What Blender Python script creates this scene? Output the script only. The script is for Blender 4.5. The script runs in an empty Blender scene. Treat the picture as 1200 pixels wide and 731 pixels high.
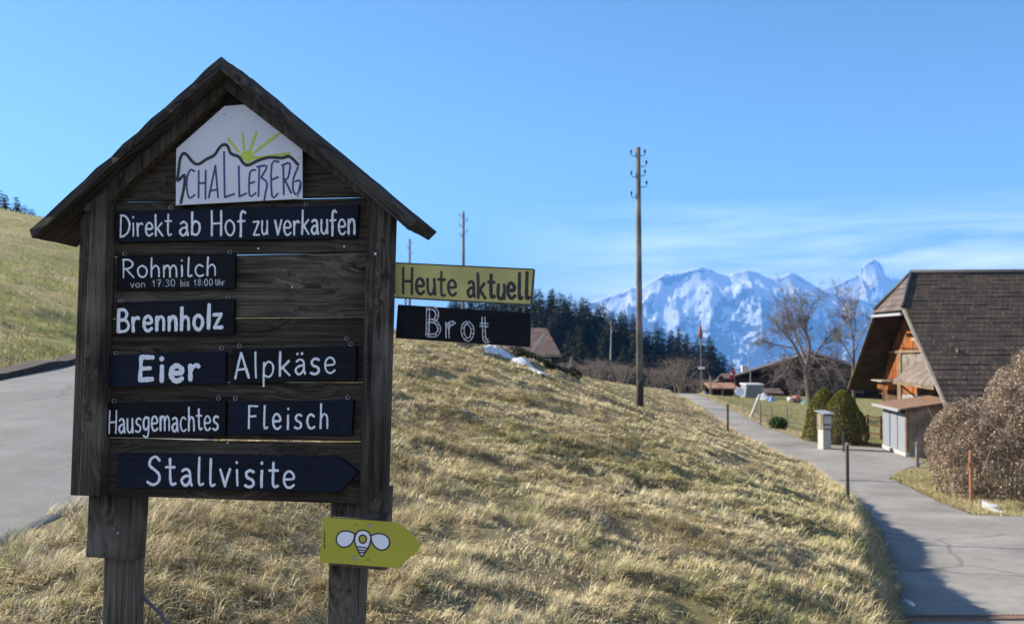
import bpy, math, random
import numpy as np
from mathutils import Vector, Matrix
R = math.radians
rng = np.random.default_rng(7)
random.seed(7)
scene = bpy.context.scene
COL = scene.collection

# ------------------------------------------------------------------ camera, sky, sun, exposure
F = 1167.0                       # focal length in photo pixels (1200 px wide)
PITCH = math.atan(29.5 / F)
CAMZ = 2.0
cam_d = bpy.data.cameras.new('camera'); cam = bpy.data.objects.new('camera', cam_d); COL.objects.link(cam)
cam.location = (0, 0, CAMZ); cam.rotation_euler = (math.pi / 2 + PITCH, 0, 0)
cam_d.sensor_width = 36; cam_d.lens = 36 * F / 1200
cam_d.clip_start = 0.05; cam_d.clip_end = 80000
cam_d.dof.use_dof = True; cam_d.dof.focus_distance = 3.25; cam_d.dof.aperture_fstop = 6.3
scene.camera = cam

SUN_EL, SUN_BACK = R(31), R(18)  # sun from the left, a little behind the scene
sdir = Vector((-math.cos(SUN_BACK) * math.cos(SUN_EL), math.sin(SUN_BACK) * math.cos(SUN_EL), math.sin(SUN_EL)))
world = bpy.data.worlds.new('World'); scene.world = world; world.use_nodes = True
nt = world.node_tree; nt.nodes.clear()
wo = nt.nodes.new('ShaderNodeOutputWorld'); bg = nt.nodes.new('ShaderNodeBackground')
sky = nt.nodes.new('ShaderNodeTexSky'); sky.sky_type = 'NISHITA'; sky.sun_disc = False
sky.sun_elevation = SUN_EL; sky.sun_rotation = math.atan2(sdir.x, sdir.y)
sky.altitude = 900; sky.air_density = 1.0; sky.dust_density = 0.3; sky.ozone_density = 2.5
bg.inputs['Strength'].default_value = 0.066
# thin cirrus: stretched noise on the sky direction
tc = nt.nodes.new('ShaderNodeTexCoord'); mp = nt.nodes.new('ShaderNodeMapping')
mp.inputs['Scale'].default_value = (1.6, 1.6, 13.0); mp.inputs['Rotation'].default_value = (0, R(-7), 0)
nz = nt.nodes.new('ShaderNodeTexNoise'); nz.inputs['Scale'].default_value = 2.2; nz.inputs['Detail'].default_value = 7
nz.inputs['Roughness'].default_value = 0.62; nz.inputs['Distortion'].default_value = 0.35
cr = nt.nodes.new('ShaderNodeValToRGB'); cr.color_ramp.elements[0].position = 0.36; cr.color_ramp.elements[1].position = 0.66
sx = nt.nodes.new('ShaderNodeSeparateXYZ')
band = nt.nodes.new('ShaderNodeMapRange'); band.inputs[1].default_value = 0.135; band.inputs[2].default_value = 0.075
side = nt.nodes.new('ShaderNodeMapRange'); side.inputs[1].default_value = -0.03; side.inputs[2].default_value = 0.16
m1 = nt.nodes.new('ShaderNodeMath'); m1.operation = 'MULTIPLY'; m2 = nt.nodes.new('ShaderNodeMath'); m2.operation = 'MULTIPLY'
m3 = nt.nodes.new('ShaderNodeMath'); m3.operation = 'MULTIPLY'; m3.inputs[1].default_value = 0.95
mix = nt.nodes.new('ShaderNodeMixRGB'); mix.inputs[2].default_value = (13, 13.8, 14.5, 1)
tint = nt.nodes.new('ShaderNodeMixRGB'); tint.blend_type = 'MULTIPLY'; tint.inputs[0].default_value = 1; tint.inputs[2].default_value = (0.74, 1.0, 1.14, 1)
L = nt.links.new
L(tc.outputs['Generated'], mp.inputs[0]); L(mp.outputs[0], nz.inputs['Vector']); L(nz.outputs[0], cr.inputs[0])
L(tc.outputs['Generated'], sx.inputs[0]); L(sx.outputs['Z'], band.inputs[0]); L(sx.outputs['X'], side.inputs[0])
L(band.outputs[0], m1.inputs[0]); L(side.outputs[0], m1.inputs[1]); L(m1.outputs[0], m2.inputs[0]); L(cr.outputs[0], m2.inputs[1])
L(m2.outputs[0], m3.inputs[0]); L(m3.outputs[0], mix.inputs[0]); L(sky.outputs[0], tint.inputs[1]); L(tint.outputs[0], mix.inputs[1])
# unseen bright cloud veil added behind the viewer to light the sign's shaded front
rear_fill = nt.nodes.new('ShaderNodeMapRange'); rear_fill.inputs[1].default_value = 0.02; rear_fill.inputs[2].default_value = -0.45; rear_fill.inputs[4].default_value = .62
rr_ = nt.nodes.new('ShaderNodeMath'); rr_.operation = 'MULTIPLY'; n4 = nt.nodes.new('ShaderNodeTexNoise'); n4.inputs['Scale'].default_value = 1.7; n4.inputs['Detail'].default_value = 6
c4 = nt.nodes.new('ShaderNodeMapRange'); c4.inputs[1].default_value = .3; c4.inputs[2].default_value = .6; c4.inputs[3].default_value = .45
mix_fill = nt.nodes.new('ShaderNodeMixRGB'); mix_fill.inputs[2].default_value = (13.5, 13.9, 14.6, 1)
L(sx.outputs['Y'], rear_fill.inputs[0]); L(tc.outputs['Generated'], n4.inputs['Vector']); L(n4.outputs[0], c4.inputs[0]); lowz = nt.nodes.new('ShaderNodeMapRange'); lowz.inputs[1].default_value = 0.7; lowz.inputs[2].default_value = 0.3; lowz.inputs[3].default_value = .12
r4 = nt.nodes.new('ShaderNodeMath'); r4.operation = 'MULTIPLY'; L(sx.outputs['Z'], lowz.inputs[0]); L(rear_fill.outputs[0], r4.inputs[0]); L(lowz.outputs[0], r4.inputs[1]); L(r4.outputs[0], rr_.inputs[0]); L(c4.outputs[0], rr_.inputs[1])
L(rr_.outputs[0], mix_fill.inputs[0]); L(mix.outputs[0], mix_fill.inputs[1]); L(mix_fill.outputs[0], bg.inputs[0]); L(bg.outputs[0], wo.inputs[0])

sd = bpy.data.lights.new('sun', 'SUN'); sd.energy = 5.0; sd.angle = R(0.53); sd.color = (1.0, 0.90, 0.75)
so = bpy.data.objects.new('sun', sd); COL.objects.link(so); so.location = (-60, 20, 60)
so.rotation_euler = sdir.to_track_quat('Z', 'Y').to_euler()
vs = scene.view_settings; vs.view_transform = 'Standard'; vs.look = 'None'; vs.gamma = 1; vs.use_curve_mapping = False
vs.exposure = 1.36
scene.render.engine = 'CYCLES'
cy = scene.cycles; cy.use_denoising = True; cy.max_bounces = 6; cy.diffuse_bounces = 3; cy.glossy_bounces = 2
cy.transmission_bounces = 3; cy.volume_bounces = 0; cy.transparent_max_bounces = 6; cy.caustics_reflective = False; cy.caustics_refractive = False

# ------------------------------------------------------------------ helpers
CP, SP = math.cos(PITCH), math.sin(PITCH)
def ray(px, py):
    xc, yc = (px - 600) / F, (365.5 - py) / F
    return np.array([xc, CP - yc * SP, SP + yc * CP])
def at(px, py, Y):                       # the world point seen at a photo pixel, Y metres ahead
    d = ray(px, py); t = Y / d[1]
    return np.array([d[0] * t, Y, CAMZ + d[2] * t])
def tag(o, label=None, cat=None, group=None, kind=None):
    if label: o['label'] = label
    if cat: o['category'] = cat
    if group: o['group'] = group
    if kind: o['kind'] = kind
    return o
def empty(name, loc, rz=0.0):
    o = bpy.data.objects.new(name, None); COL.objects.link(o); o.empty_display_size = 0.2
    o.location = loc; o.rotation_euler = (0, 0, rz); return o
def link(name, me, mat=None, parent=None, loc=None):
    o = bpy.data.objects.new(name, me); COL.objects.link(o)
    if mat is not None and len(me.materials) == 0: me.materials.append(mat)
    if parent is not None: o.parent = parent
    if loc is not None: o.location = loc
    return o
def np_mesh(name, verts, tris=None, quads=None, smooth=False, col=None):
    me = bpy.data.meshes.new(name); verts = np.asarray(verts, np.float32)
    loops = []; starts = []; n = 0
    if quads is not None and len(quads):
        q = np.asarray(quads, np.int32); loops.append(q.ravel()); starts.append(np.arange(len(q)) * 4 + n); n += q.size
    if tris is not None and len(tris):
        t = np.asarray(tris, np.int32); loops.append(t.ravel()); starts.append(np.arange(len(t)) * 3 + n); n += t.size
    loops = np.concatenate(loops); starts = np.concatenate(starts).astype(np.int32)
    me.vertices.add(len(verts)); me.vertices.foreach_set('co', verts.ravel())
    me.loops.add(len(loops)); me.loops.foreach_set('vertex_index', loops)
    me.polygons.add(len(starts)); me.polygons.foreach_set('loop_start', starts)
    me.update(calc_edges=True); me.validate()
    if smooth: me.polygons.foreach_set('use_smooth', np.ones(len(me.polygons), bool))
    if col is not None:
        c = np.ones((len(verts), 4), np.float32); c[:, :3] = col
        a = me.color_attributes.new('Col', 'FLOAT_COLOR', 'POINT'); a.data.foreach_set('color', c.ravel())
    return me
class MB:
    """collects solids and links them as one mesh object"""
    def __init__(s): s.v = []; s.f = []
    def add(s, vs, fs):
        n = len(s.v); s.v += [tuple(map(float, p)) for p in vs]; s.f += [tuple(i + n for i in f) for f in fs]; return s
    def prism(s, poly, ext):              # polygon (3D points) pushed along ext
        p = [np.array(q, float) for q in poly]; e = np.array(ext, float); n = len(p)
        fs = [tuple(range(n)), tuple(range(2 * n - 1, n - 1, -1))]
        fs += [(i, i + n, (i + 1) % n + n, (i + 1) % n) for i in range(n)]
        return s.add(list(p) + [q + e for q in p], fs)
    def box(s, c, size, rz=0.0, ax=None):
        c = np.array(c, float); h = np.array(size, float) / 2
        if ax is None: ax = np.array([[math.cos(rz), math.sin(rz), 0], [-math.sin(rz), math.cos(rz), 0], [0, 0, 1]])
        ax = np.array(ax, float)
        P = [c + ax[0] * h[0] * i + ax[1] * h[1] * j + ax[2] * h[2] * k for k in (-1, 1) for j in (-1, 1) for i in (-1, 1)]
        return s.add(P, [(0, 2, 3, 1), (4, 5, 7, 6), (0, 1, 5, 4), (2, 6, 7, 3), (0, 4, 6, 2), (1, 3, 7, 5)])
    def bar(s, a, b, w, t, up=(0, 0, 1)):
        a = np.array(a, float); b = np.array(b, float); x = b - a; l = np.linalg.norm(x); x /= l
        y = np.cross(np.array(up, float), x); y /= np.linalg.norm(y); z = np.cross(x, y)
        return s.box((a + b) / 2, (l, w, t), ax=[x, y, z])
    def tube(s, pts, r, n=8, flat=None, cap=True):
        pts = [np.array(p, float) for p in pts]; m = len(pts)
        rr = r if hasattr(r, '__len__') else [r] * m
        vs = []
        for i in range(m):
            d = pts[min(i + 1, m - 1)] - pts[max(i - 1, 0)]; d = d / (np.linalg.norm(d) + 1e-9)
            ref = np.array(flat, float) if flat is not None else (np.array([0, 0, 1.]) if abs(d[2]) < .9 else np.array([1., 0, 0]))
            x = np.cross(d, ref); x /= (np.linalg.norm(x) + 1e-9); y = np.cross(x, d)
            for k in range(n):
                a = 2 * math.pi * k / n; vs.append(pts[i] + rr[i] * (x * math.cos(a) + y * math.sin(a)))
        fs = [(i * n + k, i * n + (k + 1) % n, (i + 1) * n + (k + 1) % n, (i + 1) * n + k) for i in range(m - 1) for k in range(n)]
        if cap: fs += [tuple(range(n - 1, -1, -1)), tuple(range((m - 1) * n, m * n))]
        return s.add(vs, fs)
    def lathe(s, prof, n=16, c=(0, 0, 0)):
        c = np.array(c, float); m = len(prof)
        vs = [c + np.array([r * math.cos(2 * math.pi * k / n), r * math.sin(2 * math.pi * k / n), z]) for r, z in prof for k in range(n)]
        fs = [(i * n + k, i * n + (k + 1) % n, (i + 1) * n + (k + 1) % n, (i + 1) * n + k) for i in range(m - 1) for k in range(n)]
        fs += [tuple(range(n - 1, -1, -1)), tuple(range((m - 1) * n, m * n))]
        return s.add(vs, fs)
    def build(s, name, mat, parent=None, off=(0, 0, 0), loc=None, bevel=0, smooth=False, matrix=None):
        me = bpy.data.meshes.new(name); o3 = np.array(off, float)
        me.from_pydata([tuple(np.array(p) - o3) for p in s.v], [], s.f); me.update()
        import bmesh
        b = bmesh.new(); b.from_mesh(me); bmesh.ops.recalc_face_normals(b, faces=b.faces); b.to_mesh(me); b.free()
        if smooth: me.polygons.foreach_set('use_smooth', np.ones(len(me.polygons), bool))
        o = link(name, me, mat, parent, loc)
        if matrix is not None: o.matrix_local = matrix
        if bevel:
            md = o.modifiers.new('edge', 'BEVEL'); md.width = bevel; md.segments = 2; md.limit_method = 'ANGLE'; md.angle_limit = R(40)
        return o
def hash2(i, j, s=0):
    h = (i.astype(np.int64) * 374761393 + j.astype(np.int64) * 668265263 + s * 1442695041) & 0xffffffff
    h = ((h ^ (h >> 13)) * 1274126177) & 0xffffffff
    return ((h ^ (h >> 16)) & 0xffffff) / float(0xffffff)
def vnoise(x, y, s=0):
    x = np.asarray(x, float); y = np.asarray(y, float)
    i = np.floor(x); j = np.floor(y); u = x - i; v = y - j; u = u * u * (3 - 2 * u); v = v * v * (3 - 2 * v)
    i = i.astype(np.int64); j = j.astype(np.int64)
    return (hash2(i, j, s) * (1 - u) + hash2(i + 1, j, s) * u) * (1 - v) + (hash2(i, j + 1, s) * (1 - u) + hash2(i + 1, j + 1, s) * u) * v
def fbm(x, y, o=4, s=0, ridged=False):
    t = 0; a = .5
    for k in range(o):
        n = vnoise(x * 2 ** k, y * 2 ** k, s + k)
        t = t + a * (1 - abs(2 * n - 1) if ridged else n); a *= .5
    return t
def sstep(a, b, x):
    t = np.clip((np.asarray(x, float) - a) / (b - a), 0, 1); return t * t * (3 - 2 * t)

# ------------------------------------------------------------------ materials
def newmat(name):
    m = bpy.data.materials.new(name); m.use_nodes = True; return m, m.node_tree, m.node_tree.nodes['Principled BSDF']
def mat_plain(name, col, rough=.7, metal=0, noise=.18, scale=30, bump=.15, dist=.004, spec=.5):
    m, t, b = newmat(name); b.inputs['Specular IOR Level'].default_value = spec
    b.inputs['Roughness'].default_value = rough; b.inputs['Metallic'].default_value = metal
    c = t.nodes.new('ShaderNodeTexCoord'); n = t.nodes.new('ShaderNodeTexNoise'); n.inputs['Scale'].default_value = scale; n.inputs['Detail'].default_value = 5
    r = t.nodes.new('ShaderNodeValToRGB'); e = r.color_ramp.elements
    e[0].position = .3; e[1].position = .7
    e[0].color = (*[x * (1 - noise) for x in col], 1); e[1].color = (*[min(1, x * (1 + noise)) for x in col], 1)
    t.links.new(c.outputs['Object'], n.inputs['Vector']); t.links.new(n.outputs[0], r.inputs[0]); t.links.new(r.outputs[0], b.inputs['Base Color'])
    if bump:
        bp = t.nodes.new('ShaderNodeBump'); bp.inputs['Strength'].default_value = bump; bp.inputs['Distance'].default_value = dist
        t.links.new(n.outputs[0], bp.inputs['Height']); t.links.new(bp.outputs[0], b.inputs['Normal'])
    return m
def mat_wood(name, dark, light, axis='X', s=1.0, rough=.85, knots=True, bump=.5, dist=.003, plank=0, worn=None):
    """weathered timber, grain along an object axis; worn: colour of bleached streaks"""
    m, t, b = newmat(name); N = t.nodes.new; K = t.links.new
    b.inputs['Roughness'].default_value = rough
    if 'Specular IOR Level' in b.inputs: b.inputs['Specular IOR Level'].default_value = .12
    c = N('ShaderNodeTexCoord'); oi = N('ShaderNodeObjectInfo'); ad = N('ShaderNodeVectorMath'); ad.operation = 'ADD'
    ml = N('ShaderNodeMath'); ml.operation = 'MULTIPLY'; ml.inputs[1].default_value = 23.7; K(oi.outputs['Random'], ml.inputs[0])
    K(c.outputs['Object'], ad.inputs[0]); K(ml.outputs[0], ad.inputs[1])
    mp = N('ShaderNodeMapping'); sc = {'X': (2.4, 78, 78), 'Y': (78, 2.4, 78), 'Z': (78, 78, 2.4)}[axis]
    mp.inputs['Scale'].default_value = [q * s for q in sc]; 
    # knots: voronoi cells push the grain aside
    vo = N('ShaderNodeTexVoronoi'); vm = N('ShaderNodeMapping'); vsx = {'X': (3.0, 6.5, 6.5), 'Y': (6.5, 3.0, 6.5), 'Z': (6.5, 6.5, 3.0)}[axis]
    vm.inputs['Scale'].default_value = [q * s for q in vsx]; K(ad.outputs[0], vm.inputs[0]); K(vm.outputs[0], vo.inputs['Vector']); vo.inputs['Scale'].default_value = 1
    kr = N('ShaderNodeMapRange'); kr.inputs[1].default_value = 0.055; kr.inputs[2].default_value = 0.12; kr.inputs[3].default_value = 1; kr.inputs[4].default_value = 0
    K(vo.outputs['Distance'], kr.inputs[0])
    kw = N('ShaderNodeMapRange'); kw.inputs[1].default_value = 0.05; kw.inputs[2].default_value = 0.5; kw.inputs[3].default_value = 1; kw.inputs[4].default_value = 0
    K(vo.outputs['Distance'], kw.inputs[0])
    wv = N('ShaderNodeVectorMath'); wv.operation = 'SCALE'; K(kw.outputs[0], wv.inputs['Scale']); wv.inputs[0].default_value = (.055, .055, .055)
    a2 = N('ShaderNodeVectorMath'); a2.operation = 'ADD'; K(ad.outputs[0], a2.inputs[0]); K(wv.outputs[0], a2.inputs[1])
    K(a2.outputs[0], mp.inputs[0])
    n = N('ShaderNodeTexNoise'); n.inputs['Scale'].default_value = 1; n.inputs['Detail'].default_value = 6; n.inputs['Roughness'].default_value = .65; n.inputs['Distortion'].default_value = .8
    K(mp.outputs[0], n.inputs['Vector'])
    n2 = N('ShaderNodeTexNoise'); n2.inputs['Scale'].default_value = 4 * s; n2.inputs['Detail'].default_value = 3; K(ad.outputs[0], n2.inputs['Vector'])
    r = N('ShaderNodeValToRGB'); e = r.color_ramp.elements; e[0].position = .33; e[1].position = .67; e[0].color = (*dark, 1); e[1].color = (*light, 1)
    K(n.outputs[0], r.inputs[0]); out = r.outputs[0]
    mx = N('ShaderNodeMixRGB'); mx.blend_type = 'MULTIPLY'; mx.inputs[0].default_value = 1
    r2 = N('ShaderNodeMapRange'); r2.inputs[1].default_value = .3; r2.inputs[2].default_value = .7; r2.inputs[3].default_value = .62; r2.inputs[4].default_value = 1.3
    K(n2.outputs[0], r2.inputs[0]); K(out, mx.inputs[1]); K(r2.outputs[0], mx.inputs[2]); out = mx.outputs[0]
    if worn:
        n3 = N('ShaderNodeTexNoise'); n3.inputs['Scale'].default_value = 2.2 * s; n3.inputs['Detail'].default_value = 4; K(ad.outputs[0], n3.inputs['Vector'])
        r3 = N('ShaderNodeMapRange'); r3.inputs[1].default_value = .5; r3.inputs[2].default_value = .62; K(n3.outputs[0], r3.inputs[0])
        mm = N('ShaderNodeMath'); mm.operation = 'MULTIPLY'; K(r3.outputs[0], mm.inputs[0]); K(n.outputs[0], mm.inputs[1])
        mw = N('ShaderNodeMixRGB'); K(mm.outputs[0], mw.inputs[0]); K(out, mw.inputs[1]); mw.inputs[2].default_value = (*worn, 1); out = mw.outputs[0]
    if knots:
        mk = N('ShaderNodeMixRGB'); K(kr.outputs[0], mk.inputs[0]); K(out, mk.inputs[1]); mk.inputs[2].default_value = (*[q * .35 for q in dark], 1); out = mk.outputs[0]
    hgt = n.outputs[0]
    if plank:                            # board joints along the grain, every `plank` metres
        ax = {'X': 'Y', 'Y': 'X', 'Z': 'Y'}[axis]; sp = N('ShaderNodeSeparateXYZ'); K(c.outputs['Object'], sp.inputs[0])
        dv = N('ShaderNodeMath'); dv.operation = 'DIVIDE'; dv.inputs[1].default_value = plank; K(sp.outputs[ax], dv.inputs[0])
        fr = N('ShaderNodeMath'); fr.operation = 'FRACT'; K(dv.outputs[0], fr.inputs[0]); fl = N('ShaderNodeMath'); fl.operation = 'FLOOR'; K(dv.outputs[0], fl.inputs[0])
        wn = N('ShaderNodeTexWhiteNoise'); wn.noise_dimensions = '1D'; K(fl.outputs[0], wn.inputs['W'])
        rp = N('ShaderNodeMapRange'); rp.inputs[3].default_value = .5; rp.inputs[4].default_value = 1.35; K(wn.outputs[0], rp.inputs[0])
        mp2 = N('ShaderNodeMixRGB'); mp2.blend_type = 'MULTIPLY'; mp2.inputs[0].default_value = 1; K(out, mp2.inputs[1]); K(rp.outputs[0], mp2.inputs[2]); out = mp2.outputs[0]
        lt = N('ShaderNodeMath'); lt.operation = 'LESS_THAN'; lt.inputs[1].default_value = .09; K(fr.outputs[0], lt.inputs[0])
        mj = N('ShaderNodeMixRGB'); K(lt.outputs[0], mj.inputs[0]); K(out, mj.inputs[1]); mj.inputs[2].default_value = (*[q * .3 for q in dark], 1); out = mj.outputs[0]
    K(out, b.inputs['Base Color'])
    bp = N('ShaderNodeBump'); bp.inputs['Strength'].default_value = bump; bp.inputs['Distance'].default_value = dist
    K(hgt, bp.inputs['Height']); K(bp.outputs[0], b.inputs['Normal'])
    return m
def mat_tiles(name, c1, c2, mortar, w, h, bump=.6, moss=None):
    m, t, b = newmat(name); N = t.nodes.new; K = t.links.new; b.inputs['Roughness'].default_value = .85
    c = N('ShaderNodeTexCoord'); br = N('ShaderNodeTexBrick'); br.inputs['Scale'].default_value = 1
    br.inputs['Brick Width'].default_value = w; br.inputs['Row Height'].default_value = h; br.inputs['Mortar Size'].default_value = h * .07
    br.inputs['Color1'].default_value = (*c1, 1); br.inputs['Color2'].default_value = (*c2, 1); br.inputs['Mortar'].default_value = (*mortar, 1); br.inputs['Bias'].default_value = -.1
    K(c.outputs['Object'], br.inputs['Vector'])
    n = N('ShaderNodeTexNoise'); n.inputs['Scale'].default_value = 1.3; n.inputs['Detail'].default_value = 6; K(c.outputs['Object'], n.inputs['Vector'])
    r = N('ShaderNodeMapRange'); r.inputs[1].default_value = .3; r.inputs[2].default_value = .7; r.inputs[3].default_value = .6; r.inputs[4].default_value = 1.4; K(n.outputs[0], r.inputs[0])
    mx = N('ShaderNodeMixRGB'); mx.blend_type = 'MULTIPLY'; mx.inputs[0].default_value = 1; K(br.outputs['Color'], mx.inputs[1]); K(r.outputs[0], mx.inputs[2]); out = mx.outputs[0]
    if moss:
        n2 = N('ShaderNodeTexNoise'); n2.inputs['Scale'].default_value = .55; n2.inputs['Detail'].default_value = 7; n2.inputs['Roughness'].default_value = .7; K(c.outputs['Object'], n2.inputs['Vector'])
        r2 = N('ShaderNodeMapRange'); r2.inputs[1].default_value = .6; r2.inputs[2].default_value = .72; K(n2.outputs[0], r2.inputs[0])
        mo = N('ShaderNodeMixRGB'); K(r2.outputs[0], mo.inputs[0]); K(out, mo.inputs[1]); mo.inputs[2].default_value = (*moss, 1); out = mo.outputs[0]
    K(out, b.inputs['Base Color'])
    bp = N('ShaderNodeBump'); bp.inputs['Strength'].default_value = bump; bp.inputs['Distance'].default_value = .03; bp.invert = True
    K(br.outputs['Fac'], bp.inputs['Height']); K(bp.outputs[0], b.inputs['Normal'])
    return m
def mat_attr(name, rough=.9, transl=0.0, var=.25, scale=3.0, bump=0, bscale=8.0, bdist=.05):
    m, t, b = newmat(name); N = t.nodes.new; K = t.links.new; b.inputs['Roughness'].default_value = rough
    if 'Specular IOR Level' in b.inputs: b.inputs['Specular IOR Level'].default_value = .15
    a = N('ShaderNodeAttribute'); a.attribute_name = 'Col'
    c = N('ShaderNodeTexCoord'); n = N('ShaderNodeTexNoise'); n.inputs['Scale'].default_value = scale; n.inputs['Detail'].default_value = 8; n.inputs['Roughness'].default_value = .7; K(c.outputs['Object'], n.inputs['Vector'])
    r = N('ShaderNodeMapRange'); r.inputs[1].default_value = .3; r.inputs[2].default_value = .7; r.inputs[3].default_value = 1 - var; r.inputs[4].default_value = 1 + var; K(n.outputs[0], r.inputs[0])
    mx = N('ShaderNodeMixRGB'); mx.blend_type = 'MULTIPLY'; mx.inputs[0].default_value = 1; K(a.outputs['Color'], mx.inputs[1]); K(r.outputs[0], mx.inputs[2])
    K(mx.outputs[0], b.inputs['Base Color'])
    if bump:
        n2 = N('ShaderNodeTexNoise'); n2.inputs['Scale'].default_value = bscale; n2.inputs['Detail'].default_value = 8; n2.inputs['Roughness'].default_value = .75; K(c.outputs['Object'], n2.inputs['Vector'])
        bp = N('ShaderNodeBump'); bp.inputs['Strength'].default_value = bump; bp.inputs['Distance'].default_value = bdist; K(n2.outputs[0], bp.inputs['Height']); K(bp.outputs[0], b.inputs['Normal'])
    if transl:
        o = t.nodes['Material Output']; ts = N('ShaderNodeBsdfTranslucent'); ms = N('ShaderNodeMixShader'); ms.inputs[0].default_value = transl
        K(mx.outputs[0], ts.inputs[0]); K(b.outputs[0], ms.inputs[1]); K(ts.outputs[0], ms.inputs[2]); K(ms.outputs[0], o.inputs['Surface'])
    return m
def mat_asphalt(name, col, crack=True):
    m, t, b = newmat(name); N = t.nodes.new; K = t.links.new; b.inputs['Roughness'].default_value = .85
    c = N('ShaderNodeTexCoord'); n = N('ShaderNodeTexNoise'); n.inputs['Scale'].default_value = 140; n.inputs['Detail'].default_value = 4; K(c.outputs['Object'], n.inputs['Vector'])
    n2 = N('ShaderNodeTexNoise'); n2.inputs['Scale'].default_value = .55; n2.inputs['Detail'].default_value = 7; n2.inputs['Roughness'].default_value = .65; K(c.outputs['Object'], n2.inputs['Vector'])
    r = N('ShaderNodeMapRange'); r.inputs[1].default_value = .25; r.inputs[2].default_value = .75; r.inputs[3].default_value = .7; r.inputs[4].default_value = 1.3; K(n.outputs[0], r.inputs[0])
    r2 = N('ShaderNodeMapRange'); r2.inputs[1].default_value = .3; r2.inputs[2].default_value = .7; r2.inputs[3].default_value = .7; r2.inputs[4].default_value = 1.25; K(n2.outputs[0], r2.inputs[0])
    n5 = N('ShaderNodeTexNoise'); n5.inputs['Scale'].default_value = 6; n5.inputs['Detail'].default_value = 9; n5.inputs['Roughness'].default_value = .8; K(c.outputs['Object'], n5.inputs['Vector'])
    r5 = N('ShaderNodeMapRange'); r5.inputs[1].default_value = .35; r5.inputs[2].default_value = .65; r5.inputs[3].default_value = .84; r5.inputs[4].default_value = 1.14; K(n5.outputs[0], r5.inputs[0])
    m5 = N('ShaderNodeMath'); m5.operation = 'MULTIPLY'; K(r2.outputs[0], m5.inputs[0]); K(r5.outputs[0], m5.inputs[1]); r2 = m5
    mm = N('ShaderNodeMath'); mm.operation = 'MULTIPLY'; K(r.outputs[0], mm.inputs[0]); K(r2.outputs[0], mm.inputs[1])
    mx = N('ShaderNodeMixRGB'); mx.blend_type = 'MULTIPLY'; mx.inputs[0].default_value = 1; mx.inputs[1].default_value = (*col, 1); K(mm.outputs[0], mx.inputs[2]); out = mx.outputs[0]
    vo = N('ShaderNodeTexVoronoi'); vo.feature = 'DISTANCE_TO_EDGE'; vo.inputs['Scale'].default_value = .16
    nw = N('ShaderNodeTexNoise'); nw.inputs['Scale'].default_value = 1.2; nw.inputs['Detail'].default_value = 5; K(c.outputs['Object'], nw.inputs['Vector'])
    mw = N('ShaderNodeMixRGB'); mw.inputs[0].default_value = .35; K(c.outputs['Object'], mw.inputs[1]); K(nw.outputs['Color'], mw.inputs[2]); K(mw.outputs[0], vo.inputs['Vector'])
    lt = N('ShaderNodeMapRange'); lt.inputs[1].default_value = .0; lt.inputs[2].default_value = .005; lt.inputs[3].default_value = .65; lt.inputs[4].default_value = 0; K(vo.outputs['Distance'], lt.inputs[0])
    mk = N('ShaderNodeMixRGB'); K(lt.outputs[0], mk.inputs[0]); K(out, mk.inputs[1]); mk.inputs[2].default_value = (*[q * .35 for q in col], 1); out = mk.outputs[0]
    K(out, b.inputs['Base Color'])
    bp = N('ShaderNodeBump'); bp.inputs['Strength'].default_value = .35; bp.inputs['Distance'].default_value = .006; K(n.outputs[0], bp.inputs['Height']); K(bp.outputs[0], b.inputs['Normal'])
    return m
# ------------------------------------------------------------------ ground
ZE = lambda e: e + CAMZ            # heights below are given relative to the eye
ctl = []
def cP(px, py, Y): ctl.append(tuple(at(px, py, Y)))
def cE(x, y, e): ctl.append((x, y, ZE(e)))
for Y, e in ((-4, -1.8), (0, -1.6), (5, -1.33), (10, -1.05), (15, -.78), (20, -.5), (25, -.25)):
    cE(-3.05, Y, e); cE(-5.7, Y, e + .02); cE(-8.5, Y, e + .03)
cP(465, 399, 28); cP(570, 407, 31); cP(640, 438, 32); cP(680, 449, 44); cP(740, 457, 52); cP(790, 463, 66)
cP(750, 480, 33); cP(993, 588, 18.5); cP(1052, 680, 11); cP(1040, 640, 13.5)
for p in ((0, 0, -1.85), (0, 3, -1.85), (-1.2, 3.2, -1.72), (1.2, 6.5, -2.08), (3, 8, -2.5), (0, 12, -1.6), (3, 14, -2.2), (0, 20, -1.1), (3, 22, -1.95),
          (0, 45, -1.0), (-5, 50, -.7), (6, 0, -3.0), (3, -4, -2.5), (-1, 70, -2.0), (-8, 75, -1.5)): cE(*p)
# lower lane, garden, barn yard
LZ_Y = [-10, 4, 12, 18, 25, 32, 40, 50, 60, 70, 76, 90, 120]
LZ_E = [-3.1, -3.35, -3.5, -3.75, -4.15, -4.5, -4.6, -4.5, -4.25, -4.05, -4.3, -5.5, -8]
lane_z = lambda Y: ZE(np.interp(Y, LZ_Y, LZ_E))
lane_l = lambda Y: np.interp(Y, [-10, 4, 8, 12, 18, 25, 32, 40, 50, 60, 70, 90, 120], [1.5, 2.8, 3.7, 4.72, 6.75, 8.75, 9.9, 10.35, 10.5, 11.4, 11.8, 14, 20])
lane_r = lambda Y: np.interp(Y, [-10, 21.6, 22.1, 22.6, 25, 28, 32, 34, 36.5, 41.5, 42.6, 45, 50, 60, 70, 90, 120], [16, 16, 12.6, 10.4, 10.85, 11.35, 12.1, 13.3, 15.2, 15.3, 13.4, 12.95, 12.75, 12.95, 13.2, 15.6, 22])
for Y in (0, 8, 14, 20, 26, 34, 42, 52, 62, 72): cE(float(lane_l(Y)) + .8, Y, float(np.interp(Y, LZ_Y, LZ_E)) + .12)
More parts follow.
